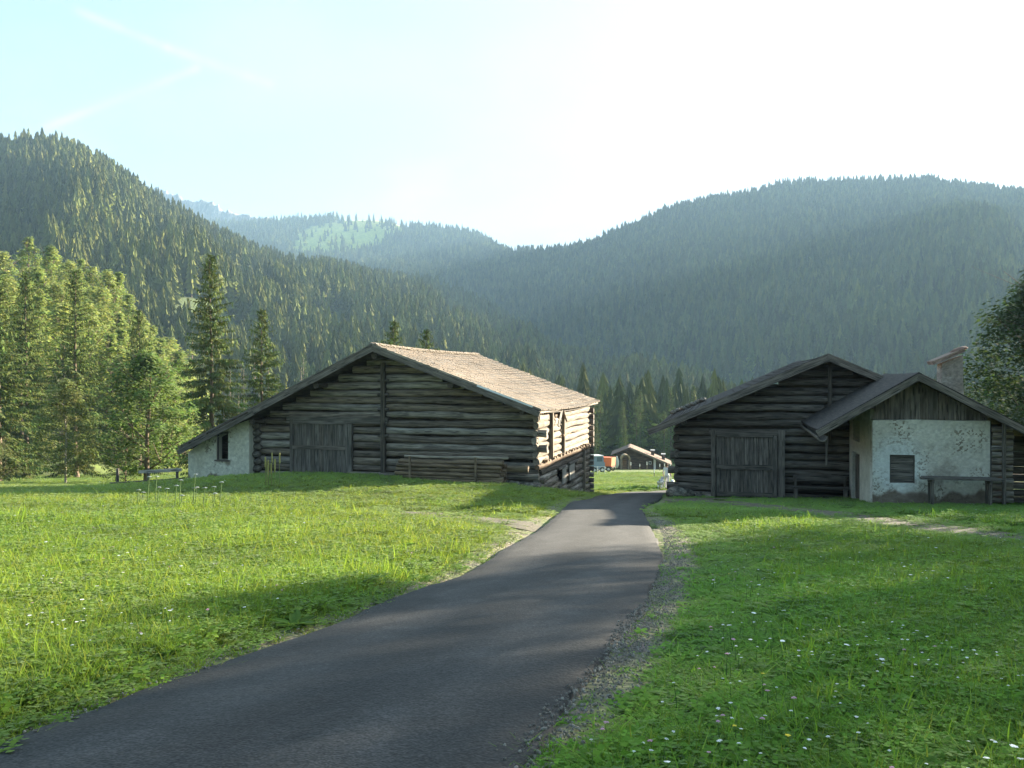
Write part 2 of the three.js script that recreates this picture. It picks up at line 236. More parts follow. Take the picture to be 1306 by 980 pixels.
// ------------------------------------------------------------------ far trees
const leafMat = (r, g, b, through = 0.3, vc = true) => { const m = new THREE.MeshPhysicalMaterial({ roughness: 1, transmission: through, thickness: 0, specularIntensity: 0.25, vertexColors: vc, side: THREE.DoubleSide }); m.color.setRGB(r, g, b); return m; };
const needleMat = leafMat(1, 1, 1, 0.18), leavesMat = leafMat(1, 1, 1, 0.42), barkMat = new THREE.MeshStandardMaterial({ map: grain, bumpMap: grainBump, bumpScale: 0.02, roughness: 0.95 }); barkMat.color.setRGB(0.42, 0.33, 0.25);
const birchBark = barkMat.clone(); birchBark.color.setRGB(0.9, 0.85, 0.76);
function farConifer(seed, tiers, spikes, slim) {   // height 1
  const R = rng(seed), g = new Geo();
  for (let k = 0; k < tiers; k++) {
    const f = k / tiers, y0 = 0.1 + 0.9 * Math.pow(f, 0.93), top = Math.min(1, y0 + 0.24 * (1 - f * 0.5)), rad = slim * Math.pow(1 - f, 0.82) + 0.012, ox = (R() - 0.5) * 0.012, oz = (R() - 0.5) * 0.012, turn = R() * 6.28;
    const a = g.v(ox, top, oz, [0.9, 0.9, 0.9]), ring = [];
    for (let i = 0; i < spikes * 2; i++) { const w = (i % 2 ? 0.42 + 0.2 * R() : 0.78 + 0.45 * R()) * rad, th = turn + (i / spikes) * Math.PI + (R() - 0.5) * 0.25, c = 0.75 + 0.5 * R(); ring.push(g.v(Math.cos(th) * w, y0 - (i % 2 ? 0 : 0.02 + 0.02 * R()), Math.sin(th) * w, [c, c, c])); }
    for (let i = 0; i < ring.length; i++) g.t(a, ring[(i + 1) % ring.length], ring[i]);
  }
  const q = g.build().toNonIndexed(); q.computeVertexNormals(); return q;
}
function leafBall(seed, n, size, lobes) {   // leafy crown about height 1, radius 0.3
  const R = rng(seed), g = new Geo(), L = []; for (let i = 0; i < lobes; i++) { const th = R() * 6.28, r = 0.2 * Math.sqrt(R()), y = 0.28 + 0.6 * R(); L.push([Math.cos(th) * r * (1.15 - y * 0.6), y, Math.sin(th) * r * (1.15 - y * 0.6), 0.1 + 0.08 * R()]); }
  for (let i = 0; i < n; i++) {
    const l = L[(R() * lobes) | 0], u = R() * 2 - 1, th = R() * 6.28, q = Math.sqrt(1 - u * u), rr = l[3] * Math.pow(R(), 0.3), x = l[0] + rr * q * Math.cos(th), y = l[1] + rr * u, z = l[2] + rr * q * Math.sin(th), c = 0.7 + 0.6 * R(), s = size * (0.6 + 0.8 * R());
    const d1 = V(R() - 0.5, R() - 0.5, R() - 0.5).normalize().multiplyScalar(s), d2 = V(R() - 0.5, R() - 0.5, R() - 0.5).normalize().multiplyScalar(s * 0.8), k = [c, c, c * 0.9];
    const a = g.v(x - d1.x, y - d1.y, z - d1.z, k), b = g.v(x + d2.x, y + d2.y, z + d2.z, k), e = g.v(x + d1.x, y + d1.y, z + d1.z, k), f = g.v(x - d2.x, y - d2.y, z - d2.z, k); g.t(a, b, e); g.t(a, e, f);
  }
  return g.build();
}
const farGeos = [farConifer(1, 9, 7, 0.185), farConifer(2, 10, 7, 0.15), farConifer(3, 8, 7, 0.21)], farLeaf = leafBall(7, 380, 0.045, 12);
const farTrunk = new THREE.CylinderGeometry(0.007, 0.013, 0.5, 5).translate(0, 0.2, 0);
const inView = (p, m = 0.12) => p.z < -30 && Math.abs(p.x / -p.z) < 0.566 + m;
const chosen = [];
function forest(fn, count, seed, { tall, share, skip, label, keep = 0, tint, leafy = 0.06 }) {
  const R = rng(seed), lists = [[], [], [], []], cols = [[], [], [], []], all = [];
  for (let i = 0; i < count; i++) {
    const s = R(), t = Math.pow(R(), share), p = fn(s, t), n = fbm(p.x * 0.012 + 50, p.z * 0.012 + 50, seed + 5, 3), pick = R(), h = tall * (0.5 + 0.75 * R()) * (0.8 + 0.45 * n), c = R(), c2 = R(), turn = R() * 6.28, w = 0.85 + 0.4 * R();
    const gully = Math.abs(fbm(s * 26 + 4, t * 5 + 4, seed + 21, 3) - 0.5); if (gully < 0.016 && R() < 0.75) continue;
    if (!inView(p) || (skip && skip(p, s, t, R))) continue;
    const leaf = pick < leafy * (n > 0.56 ? 4 : 0.6);
    const tone = 0.72 + 0.56 * fbm(p.x * 0.02 + 80, p.z * 0.02 + 80, seed + 9, 3), k = (0.6 + 0.75 * c) * tone, col = leaf ? [0.17 * k, 0.2 * k, 0.045 * k] : [lerp(tint[0], tint[0] * 1.5, c2) * k, lerp(tint[1], tint[1] * 1.22, c2) * k, tint[2] * k];
    all.push({ p, h: leaf ? h * 0.62 : h, v: leaf ? 3 : (pick * 97 | 0) % 3, col, turn, w: leaf ? 1.25 : w, d: Math.hypot(p.x, p.z) });
  }
  if (keep) { all.sort((a, b) => a.d - b.d); chosen.push(...all.splice(0, keep)); }
  for (const a of all) { const m = new THREE.Matrix4().compose(V(a.p.x, a.p.y - 0.6, a.p.z), new THREE.Quaternion().setFromAxisAngle(V(0, 1, 0), a.turn), V(a.h * a.w, a.h, a.h * a.w)); lists[a.v].push(m); cols[a.v].push(a.col); }
  const g = new THREE.Group(); g.name = numbered('hillside_forest'); tag(g, label, 'forest', null, 'stuff'); scene.add(g);
  lists.forEach((l, v) => { if (!l.length) return; const im = new THREE.InstancedMesh(v < 3 ? farGeos[v] : farLeaf, v < 3 ? needleMat : leavesMat, l.length); im.name = v < 3 ? 'conifer_crowns' : 'leafy_crowns'; im.userData.kind = 'stuff'; l.forEach((m, i) => { im.setMatrixAt(i, m); im.setColorAt(i, new THREE.Color().setRGB(...cols[v][i])); }); shade(im); g.add(im); });
  const trunks = [].concat(lists[0], lists[1], lists[2]); const im = new THREE.InstancedMesh(farTrunk, barkMat, trunks.length); im.name = 'trunks'; im.userData.kind = 'stuff'; trunks.forEach((m, i) => im.setMatrixAt(i, m)); shade(im); g.add(im);
}
const spruceTint = [0.094, 0.116, 0.029];
forest(hillA, 23000, 201, { tall: 21, share: 0.72, keep: 260, tint: spruceTint, label: 'dense sunlit spruce forest on the slope behind the barns', skip: (p, s, t, R) => { const n = fbm(p.x * 0.02 + 9, p.z * 0.011 + 9, 77, 3); const a = p.x / -p.z, e = (p.y - 1.6) / -p.z, gap = ((a + 0.412) / 0.034) ** 2 + ((e - 0.146 + 0.5 * (a + 0.412)) / 0.014) ** 2; return n > 0.66 || (gap < 1 && R() > 0.1) || (p.x < -60 && p.z > -260 && t < 0.12); } });
forest(hillB, 23000, 202, { tall: 21, share: 0.75, tint: spruceTint, label: 'distant forest around a clearing on the wooded shoulder', skip: (p, s, t, R) => { const c = clearing(p); return c < 1 && R() > 0.03 + 0.12 * c * c; } });
forest(hillC, 46000, 203, { tall: 21, share: 0.7, tint: spruceTint, leafy: 0.05, label: 'hazy shaded forest covering the mountain across the valley' });

{ // valley floor wood: a flat sheet of trees between the fields and the slopes
  const floor = (s, t) => { const z = -lerp(222, 760, t), x = lerp(-60, 470, s) * (0.55 + 0.6 * t); return V(x, ground(x, z), z); };
  forest(floor, 5200, 204, { tall: 19, share: 1.25, tint: spruceTint, leafy: 0.1, label: 'belt of mixed wood on the valley floor beyond the farmstead' });
}
// ------------------------------------------------------------------ near trees
function trunkGeo(h, r0, r1, seed, lean = 0.02, sides = 9) {
  const R = rng(seed), g = new Geo(), N = 12; for (let j = 0; j <= N; j++) { const f = j / N, r = lerp(r0, r1, Math.pow(f, 0.8)) * (f < 0.02 ? 1.35 : 1), ox = lean * h * (fbm(f * 2.5, 1, seed, 2) - 0.5) * f * 2, oz = lean * h * (fbm(f * 2.5, 7, seed, 2) - 0.5) * f * 2; for (let i = 0; i <= sides; i++) { const th = (i / sides) * 6.2832, k = r * (0.92 + 0.16 * hash(i % sides, j, seed)); g.v(ox + Math.cos(th) * k, f * h - 0.35 * (f === 0 ? 1 : 0), oz + Math.sin(th) * k, null, f * h * 0.5, (i / sides) * 0.5); } }
  for (let j = 0; j < N; j++) for (let i = 0; i < sides; i++) { const a = j * (sides + 1) + i; g.t(a, a + sides + 1, a + 1); g.t(a + 1, a + sides + 1, a + sides + 2); } return g.build();
}
function spruceCrown(h, rad, seed, base = 0.1, detail = 1) {
  const R = rng(seed), g = new Geo(), P = V(), spray = (o, dx, dy, dz, len, wid, c) => {   // a drooping kite of needles
    const l = Math.hypot(dx, dy, dz) || 1, ux = dx / l, uy = dy / l, uz = dz / l, sx = -uz, sz = ux, sl = Math.hypot(sx, sz) || 1, w = wid / sl, m = 0.42, r = (R() - 0.5) * wid;
    const a = g.v(o.x, o.y, o.z, c), b = g.v(o.x + ux * len * m + sx * w, o.y + uy * len * m + r, o.z + uz * len * m + sz * w, c), d = g.v(o.x + ux * len * m - sx * w, o.y + uy * len * m - r, o.z + uz * len * m - sz * w, c), e = g.v(o.x + ux * len, o.y + uy * len - len * 0.18, o.z + uz * len, c.map((q) => q * 1.25)); g.t(a, b, e); g.t(a, e, d);
  };
  let y = base * h, turn = 0;
  while (y < h * 0.985) {
    const f = y / h, n = 6 + (R() * 3 | 0), full = rad * Math.pow(1 - f, 0.7) * (f < base + 0.06 ? 0.75 : 1) + 0.12;
    for (let i = 0; i < n; i++) {
      turn += 2.399 + R() * 0.3; const L = full * (0.5 + 0.7 * R()) * (R() < 0.14 ? 0.45 : 1), ca = Math.cos(turn), sa = Math.sin(turn), rise = lerp(-0.22, 0.55, f * f), yy = y + (R() - 0.5) * 0.3, tone = 0.72 + 0.56 * R(), c0 = [0.092 * tone, 0.12 * tone, 0.032 * tone];
      const steps = Math.max(4, Math.round((L / 0.2) * detail));
      for (let k = 1; k <= steps; k++) {
        const q = k / steps, out = L * q, yb = yy + out * rise - 0.16 * out * q + 0.14 * L * q * q * q; P.set(ca * out, yb, sa * out);
        const tw = (0.34 * L * (1 - q * 0.75) + 0.16) * (0.7 + 0.5 * R()) * 0.8, old = q < 0.28 ? 0.7 : 1, c = c0.map((v) => v * (0.85 + 0.3 * R()) * (0.9 + 0.2 * old));
        if (q < 0.18 && L > 1) continue;
        for (const sgn of [-1, 1]) { const bx = ca * 0.62 - sgn * sa * 0.78, bz = sa * 0.62 + sgn * ca * 0.78; spray(P, bx, rise - 0.28 - 0.3 * R(), bz, tw, 0.055 + 0.03 * R(), c); }
        if (R() < 0.75) spray(P, ca * 0.3 + (R() - 0.5) * 0.5, -0.75, sa * 0.3 + (R() - 0.5) * 0.5, 0.2 + 0.3 * R() * Math.min(1, L), 0.05, c);
        if (R() < 0.6) spray(P, ca, rise + 0.12, sa, tw * 0.8, 0.06, c);
      }
    }
    y += (0.34 + 0.2 * R()) * (1 - 0.4 * f) / Math.sqrt(detail);
  }
  spray(V(0, h * 0.95, 0), 0.02, 1, 0, h * 0.06, 0.05, [0.05, 0.085, 0.025]);
  return g.build();
}
function limbsGeo(h, rad, base, seed, r0) {
  const R = rng(seed), geos = []; const ends = [];
  const bar = (a, b, ra, rb) => { const d = b.clone().sub(a), l = d.length(), c = new THREE.CylinderGeometry(rb, ra, l, 6, 1, true).translate(0, l / 2, 0); c.applyQuaternion(new THREE.Quaternion().setFromUnitVectors(V(0, 1, 0), d.normalize())); c.translate(a.x, a.y, a.z); geos.push(c); };
  const n = 13; for (let i = 0; i < n; i++) { const f = lerp(base, 0.88, i / (n - 1)), th = i * 2.4 + R(), L = rad * (0.55 + 0.5 * R()) * (1.1 - 0.55 * f), a = V(0, f * h * 0.92, 0), b = V(Math.cos(th) * L, f * h + L * (0.35 + 0.5 * R()), Math.sin(th) * L), r = r0 * 0.42 * (1 - f * 0.6); const mid = a.clone().lerp(b, 0.5); mid.y -= 0.06 * L; bar(a, mid, r, r * 0.7); bar(mid, b, r * 0.7, r * 0.25); ends.push(b, mid);
    for (let k = 0; k < 3; k++) { const e = b.clone().add(V((R() - 0.5) * L, (R() - 0.1) * L * 0.6, (R() - 0.5) * L)); bar(mid, e, r * 0.4, r * 0.12); ends.push(e); } }
  return [mergeGeometries(geos), ends];
}
function leafCrown(h, rad, base, seed, leaf, clumps, per, col, ends, spread = 1) {
  const R = rng(seed), g = new Geo(), C = ends.filter((e) => Math.hypot(e.x, e.z) < rad * 0.8 && e.y < h * 0.95).map((e) => [e.x, e.y, e.z]);
  for (let i = C.length; i < clumps; i++) { const f = Math.pow(R(), 0.85), y = lerp(base, 1, f), prof = Math.sin(Math.PI * Math.pow(clamp((y - base * 0.75) / (1.02 - base * 0.75)), 0.72)), th = R() * 6.28, bump = 0.72 + 0.5 * vnoise(th * 1.1 + 5, y * 5, seed), r = rad * prof * bump * Math.pow(R(), 0.4); C.push([Math.cos(th) * r, y * h, Math.sin(th) * r]); }
  for (const [cx, cy, cz] of C) {
    const s = rad * 0.17 * (0.6 + 0.8 * R()) * spread, tone = 0.75 + 0.5 * R(), yel = R();
    for (let k = 0; k < per; k++) {
      const u = R() * 2 - 1, th = R() * 6.28, q = Math.sqrt(1 - u * u), rr = s * Math.pow(R(), 0.45), x = cx + rr * q * Math.cos(th), y = cy + rr * u * 0.75, z = cz + rr * q * Math.sin(th), l = leaf * (0.65 + 0.7 * R()), t2 = tone * (0.8 + 0.4 * R());
      const d = V(Math.cos(th) + (R() - 0.5), -0.35 + (R() - 0.5) * 0.9, Math.sin(th) + (R() - 0.5)).normalize(), w = V(-d.z + (R() - 0.5) * 0.6, (R() - 0.5) * 0.8, d.x + (R() - 0.5) * 0.6).normalize().multiplyScalar(l * 0.36), c = [col[0] * t2 * (0.9 + 0.35 * yel), col[1] * t2, col[2] * t2];
      const a = g.v(x, y, z, c), b = g.v(x + d.x * l * 0.5 + w.x, y + d.y * l * 0.5 + w.y, z + d.z * l * 0.5 + w.z, c), e = g.v(x + d.x * l, y + d.y * l, z + d.z * l, c), f = g.v(x + d.x * l * 0.5 - w.x, y + d.y * l * 0.5 - w.y, z + d.z * l * 0.5 - w.z, c); g.t(a, b, e); g.t(a, e, f);
    }
  }
  return g.build();
}
function spruce(name, label, h, rad, seed, pos, group, detail = 1, base = 0.08) {
  const t = thing(name, label, 'tree', pos, 0, group); part('trunk', trunkGeo(h * 0.97, h * 0.0125 + 0.03, 0.015, seed), barkMat, t); part('crown', spruceCrown(h, rad, seed + 1, base, detail), needleMat, t); return t;
}
function broadleaf(name, label, h, rad, seed, pos, { base = 0.2, leaf = 0.16, clumps = 260, per = 34, col = [0.075, 0.12, 0.028], bark = barkMat, group, r0 = 0.02, spread = 1 } = {}) {
  const t = thing(name, label, 'tree', pos, 0, group), [lg, ends] = limbsGeo(h, rad, base, seed, h * r0 + 0.03); part('trunk', trunkGeo(h * 0.9, h * r0 + 0.03, 0.02, seed, 0.05), bark, t); part('limbs', lg, bark, t); part('crown', leafCrown(h, rad, base, seed + 3, leaf, clumps, per, col, ends, spread), leavesMat, t); return t;
}
const on = (x, z, dy = 0) => [x, ground(x, z) + dy, z];
// individual spruces of the slope, the ones that show largest
{
  const protos = [0, 1, 2].map((i) => { const t = new THREE.Group(); t.name = 'forest_spruce'; part('trunk', new THREE.CylinderGeometry(0.004, 0.013, 0.95, 6).translate(0, 0.47, 0), barkMat, t); const cg = spruceCrown(22, 3.0 + 0.4 * i, 31 + i, 0.05, 0.2); cg.scale(1 / 22, 1 / 22, 1 / 22); part('crown', cg, needleMat, t); return t; });
  const tones = [0.75, 1, 1.3].map((k) => { const m = needleMat.clone(); m.color.setRGB(0.95 * k, 0.95 * k, 0.95 * k); return m; });
  const leafTree = new THREE.Group(); leafTree.name = 'forest_leafy_tree'; part('trunk', new THREE.CylinderGeometry(0.006, 0.014, 0.8, 6).translate(0, 0.38, 0), barkMat, leafTree); const leafTone = leavesMat.clone(); leafTone.color.setRGB(0.08, 0.12, 0.03); part('crown', farLeaf, leafTone, leafTree);
  chosen.forEach((a, i) => {
    if (a.v === 3) { const c = copyOf(leafTree, null, [a.p.x, a.p.y - 0.4, a.p.z], a.turn, [a.h * 1.2, a.h, a.h * 1.2]); tag(c, 'leafy tree standing among the dark spruces at the foot of the slope', 'tree', 'leafy trees of the slope'); return; }
    const c = copyOf(protos[a.v], null, [a.p.x, a.p.y - 0.4, a.p.z], a.turn, [a.h * a.w, a.h, a.h * a.w]); c.children[1].material = tones[i % 3];
    tag(c, 'dark spruce in the forest at the foot of the slope behind the barns', 'tree', 'forest spruces at the foot of the slope');
  });
}
// named spruces
const sp1 = spruce('spruce_tree', 'tall bare-trunked spruce rising directly behind the whitewashed lean-to', 15.8, 3.3, 301, on(-20.6, -62), null, 1.15, 0.06);
const sp2 = spruce('spruce_tree', 'slender dark spruce beside the tall one behind the barn roof', 12.8, 2.7, 302, on(-18.2, -66), null, 1.15, 0.06);
const sp3 = spruce('spruce_tree', 'full dark spruce standing between pale leafy trees above the meadow', 17.6, 3.3, 303, on(-36.2, -75), null, 1.1, 0.05);
copyOf(sp1, 'broad spruce at the meadow edge, next to the full dark spruce', on(-43.5, -81), 2.1, [1.12, 1.17, 1.12]);
copyOf(sp2, 'smaller spruce peeping out behind the ash tree by the barn', on(-34.6, -84), 1.2, [1.15, 1.22, 1.15]);
copyOf(sp3, 'dense low-branched spruce at the end of the meadow', on(-35.2, -62), 3.3, [1.0, 0.82, 1.0]);
[[-9.1, -70, 0.98, 0.4], [-7.0, -74, 0.98, 1.9], [-5.9, -71, 0.83, 3.7]].forEach(([x, z, s, a]) => copyOf(sp2, 'spruce tip showing above the shingled barn ridge', on(x, z), a, s, 'spruce tips above the barn ridge'));
// valley spruces seen through the gap
const sp4 = spruce('valley_spruce', 'spruce in the valley behind the farmstead', 14, 2.3, 304, on(24, -196), 'valley spruces behind the farmstead', 0.55, 0.04);
[[17.5, -188, 0.72], [20.5, -210, 1.1], [27.5, -200, 1.0], [30.5, -215, 1.2], [33, -196, 0.9], [36.5, -208, 1.15], [14, -214, 1.1], [39.5, -200, 1.0], [43, -214, 1.2], [22, -176, 0.55], [47, -205, 1.0], [10, -200, 0.8]].forEach(([x, z, s], i) => copyOf(sp4, 'spruce in the valley behind the farmstead', on(x, z), i * 1.7, [s, s * (0.9 + 0.25 * hash(i, 1, 4)), s], 'valley spruces behind the farmstead'));
// leafy trees
broadleaf('ash_tree', 'bushy green ash tree beside the whitewashed lean-to', 6.9, 2.55, 311, on(-19.4, -48), { base: 0.12, leaf: 0.2, clumps: 250, per: 40, col: [0.13, 0.21, 0.045] });
broadleaf('birch_tree', 'thin pale-stemmed birch at the edge of the meadow', 5.4, 1.7, 312, on(-23.2, -47), { base: 0.12, leaf: 0.12, clumps: 260, per: 40, col: [0.18, 0.22, 0.06], bark: birchBark, r0: 0.006 });
broadleaf('bush', 'low olive bush at the end of the meadow', 2.6, 1.9, 313, on(-28.6, -49), { base: 0.05, leaf: 0.08, clumps: 120, per: 34, col: [0.12, 0.14, 0.035], r0: 0.005 });
broadleaf('bush', 'dark green bush under the birch', 2.8, 1.6, 314, on(-21.6, -50.5), { base: 0.05, leaf: 0.1, clumps: 120, per: 34, col: [0.06, 0.1, 0.025], r0: 0.005 });
{
  const a1 = broadleaf('alder_tree', 'pale sunlit leafy tree on the spur behind the dark spruces', 14, 3.4, 321, [0, 0, 0], { base: 0.14, leaf: 0.4, clumps: 230, per: 16, col: [0.27, 0.34, 0.085], group: 'pale leafy trees on the spur', spread: 0.85 });
  const a2 = broadleaf('alder_tree', 'pale sunlit leafy tree on the spur behind the dark spruces', 15, 2.7, 322, [0, 0, 0], { base: 0.1, leaf: 0.4, clumps: 230, per: 16, col: [0.24, 0.32, 0.075], group: 'pale leafy trees on the spur', spread: 0.85 });
  const R = rng(55); let n = 0;
  for (let j = 0; j < 8; j++) for (let i = 0; i < 15; i++) {
    const s = clamp((i + 0.2 + 0.7 * R()) / 15), t = (j + 0.25 + 0.6 * R()) / 8 * 0.98, p = hillS(s, t); if (!inView(p, 0.02) || p.z > -95) continue;
    const src = n % 2 ? a1 : a2, k = (0.8 + 0.35 * R()) * (0.9 + 0.15 * t), pos = [p.x, p.y - 0.3, p.z], turn = R() * 6.28;
    if (n < 2) { src.position.set(...pos); src.rotation.y = turn; src.scale.setScalar(k); } else copyOf(src, src.userData.label, pos, turn, [k * (0.9 + 0.2 * R()), k, k], 'pale leafy trees on the spur');
    n++;
  }
}
broadleaf('maple_tree', 'large leafy tree beyond the cottage chimney', 15.2, 5.5, 331, on(36.0, -60), { base: 0.16, leaf: 0.3, clumps: 760, per: 46, col: [0.05, 0.085, 0.022] });
// the row beside the meadow whose crowns shade the lane
const row = broadleaf('linden_tree', 'leafy linden in the row that shades the lane', 10.6, 3.6, 341, on(23.8, -30.2), { base: 0.12, leaf: 0.2, clumps: 420, per: 36, col: [0.055, 0.09, 0.022], group: 'lindens in the row beside the meadow' });
[[22.8, -25.2, 1.06], [22.6, -20, 1.1], [24, -14.6, 1.12], [19.5, -9.5, 1.0], [28, -36.5, 0.62]].forEach(([x, z, s], i) => copyOf(row, row.userData.label, on(x, z), 1 + i * 1.9, s, 'lindens in the row beside the meadow'));

// ------------------------------------------------------------------ building tools (each building has its own frame: x along the front, y up, -z into the building)
const UP = V(0, 1, 0);
function logGeo(len, rad, seed, flat = 0.85, sides = 8) {   // a log along +x from 0 to len
  const g = new Geo(), N = Math.max(3, Math.round(len / 0.9)), off = hash(seed, 3, 7) * 9, v0 = hash(seed, 5, 7);
  for (let j = 0; j <= N; j++) { const x = (j / N) * len, wob = rad * 0.22, cy = wob * (vnoise(x * 0.7 + off, 1, seed) - 0.5) * 2, cz = wob * (vnoise(x * 0.7 + off, 5, seed) - 0.5) * 2, r = rad * (0.94 + 0.16 * (vnoise(x * 1.2 + off, 9, seed) - 0.5) * 2);
    for (let i = 0; i <= sides; i++) { const th = (i / sides) * 6.28319 + 0.4, k = r * (0.95 + 0.1 * hash(i % sides, seed, 3)); g.v(x, cy + Math.sin(th) * k, cz + Math.cos(th) * k * flat, null, x * 0.45 + off, v0 + (i / sides) * rad * 4.5); } }
  const W = sides + 1; for (let j = 0; j < N; j++) for (let i = 0; i < sides; i++) { const a = j * W + i; g.t(a, a + W, a + 1); g.t(a + 1, a + W, a + W + 1); }
  for (const j of [0, N]) { const o = j * W * 3, c = g.v(j ? len : 0, g.p[o + 1] * 0 + 0, 0, null, 0.5, 0.5), ring = []; for (let i = 0; i <= sides; i++) ring.push(g.v(g.p[o + i * 3], g.p[o + i * 3 + 1], g.p[o + i * 3 + 2], null, 0.5 + 0.1 * Math.cos(i), 0.5 + 0.1 * Math.sin(i))); for (let i = 0; i < sides; i++) j ? g.t(c, ring[i + 1], ring[i]) : g.t(c, ring[i], ring[i + 1]); }
  return g.build();
}
function uvBox(w, h, d, seed = 1, along = 'x') {   // box with worn edges in metres; grain runs along the named axis
  const g = new THREE.BoxGeometry(w, h, d, 1, 1, 1), p = g.attributes.position, n = g.attributes.normal, u = g.attributes.uv, o = hash(seed, 1, 2) * 7, q = hash(seed, 4, 2);
  for (let i = 0; i < p.count; i++) { const a = { x: p.getX(i), y: p.getY(i), z: p.getZ(i) }, m = { x: Math.abs(n.getX(i)), y: Math.abs(n.getY(i)), z: Math.abs(n.getZ(i)) }; const rest = ['x', 'y', 'z'].filter((k) => k !== along && m[k] < 0.5); u.setXY(i, a[along] * 0.45 + o, (a[rest[0]] ?? 0) * 0.9 + q + (m[along] > 0.5 ? a[rest[1]] ?? 0 : 0)); }
  const R = rng(seed * 77 + 5), j = {}; for (let i = 0; i < p.count; i++) { const k = [p.getX(i), p.getY(i), p.getZ(i)].map((v) => v > 0 ? 1 : 0).join(''); j[k] ??= [R(), R(), R()].map((v) => (v - 0.5) * 0.014); p.setXYZ(i, p.getX(i) + j[k][0], p.getY(i) + j[k][1], p.getZ(i) + j[k][2]); }
  g.computeVertexNormals(); return g;
}
let serial = 100;
function boxPart(name, parent, mat, [x0, x1], [y0, y1], [z0, z1], along = 'x') { const m = part(name, uvBox(x1 - x0, y1 - y0, z1 - z0, serial++, along), mat, parent); m.position.set((x0 + x1) / 2, (y0 + y1) / 2, (z0 + z1) / 2); return m; }
function bar(name, parent, mat, a, b, r, flat = 1, round = true) { const d = V(...b).sub(V(...a)), l = d.length(), m = part(name, round ? logGeo(l, r, serial++, flat) : uvBox(l, r * 2, r * 2 * flat, serial++), mat, parent); if (!round) m.geometry.translate(l / 2, 0, 0); m.position.set(...a); m.quaternion.setFromUnitVectors(V(1, 0, 0), d.normalize()); return m; }
function slab(pts, t0, t1, mat, name, parent, thick, sag = 0, nT = 14) {   // roof plane: pts = [[u,h],[u,h]] from ridge to eave, extruded along -z
  const g = new Geo(), [[ua, ha], [ub, hb]] = pts, K = 8, L = Math.hypot(ub - ua, hb - ha), nx = -(hb - ha) / L * Math.sign(ub - ua), ny = Math.abs(ub - ua) / L;
  for (const s of [0, 1]) for (let j = 0; j <= nT; j++) for (let k = 0; k <= K; k++) { const f = k / K, t = lerp(t0, t1, j / nT), dip = -sag * Math.sin(Math.PI * j / nT) * (1 + 0.3 * Math.sin(f * 9)); g.v(lerp(ua, ub, f) - s * nx * thick, lerp(ha, hb, f) - s * ny * thick + dip, -t, null, t * 0.45, f * L * 0.9); }
  const W = K + 1, S = (nT + 1) * W, q = (a, b, c, d) => { g.t(a, b, c); g.t(b, d, c); };
  for (let j = 0; j < nT; j++) for (let k = 0; k < K; k++) { const a = j * W + k; q(a, a + 1, a + W, a + W + 1); q(S + a, S + a + W, S + a + 1, S + a + W + 1); }
  for (let j = 0; j < nT; j++) for (const k of [0, K]) { const a = j * W + k; q(a, a + W, S + a, S + a + W); }
  for (let k = 0; k < K; k++) for (const j of [0, nT]) { const a = j * W + k; q(a, S + a, a + 1, S + a + 1); }
  return part(name, g.build(), mat, parent);
}
function extruded(name, parent, mat, outline, depth, z, holes = [], uvScale = 1) {
  const s = new THREE.Shape(outline.map(([x, y]) => new THREE.Vector2(x, y))); for (const h of holes) s.holes.push(new THREE.Path(h.map(([x, y]) => new THREE.Vector2(x, y))));
  const g = new THREE.ExtrudeGeometry(s, { depth, bevelEnabled: false }); if (uvScale !== 1) { const u = g.attributes.uv; for (let i = 0; i < u.count; i++) u.setXY(i, u.getX(i) * uvScale, u.getY(i) * uvScale); }
  const m = part(name, g, mat, parent); m.position.z = z - depth; return m;
}
const rect = (x0, x1, y0, y1) => [[x0, y0], [x1, y0], [x1, y1], [x0, y1]];
function rockGeo(seed, sx, sy, sz) { const g = new THREE.IcosahedronGeometry(1, 2), p = g.attributes.position; for (let i = 0; i < p.count; i++) { const v = V(p.getX(i), p.getY(i), p.getZ(i)), k = 0.8 + 0.4 * fbm(v.x * 1.3 + v.z + 9, v.y * 1.3 - v.z + 9, seed, 3); p.setXYZ(i, v.x * k * sx, v.y * k * sy, v.z * k * sz); } g.computeVertexNormals(); return g; }
const pick = (list, seed) => list[(hash(seed, 11, 13) * list.length) | 0];

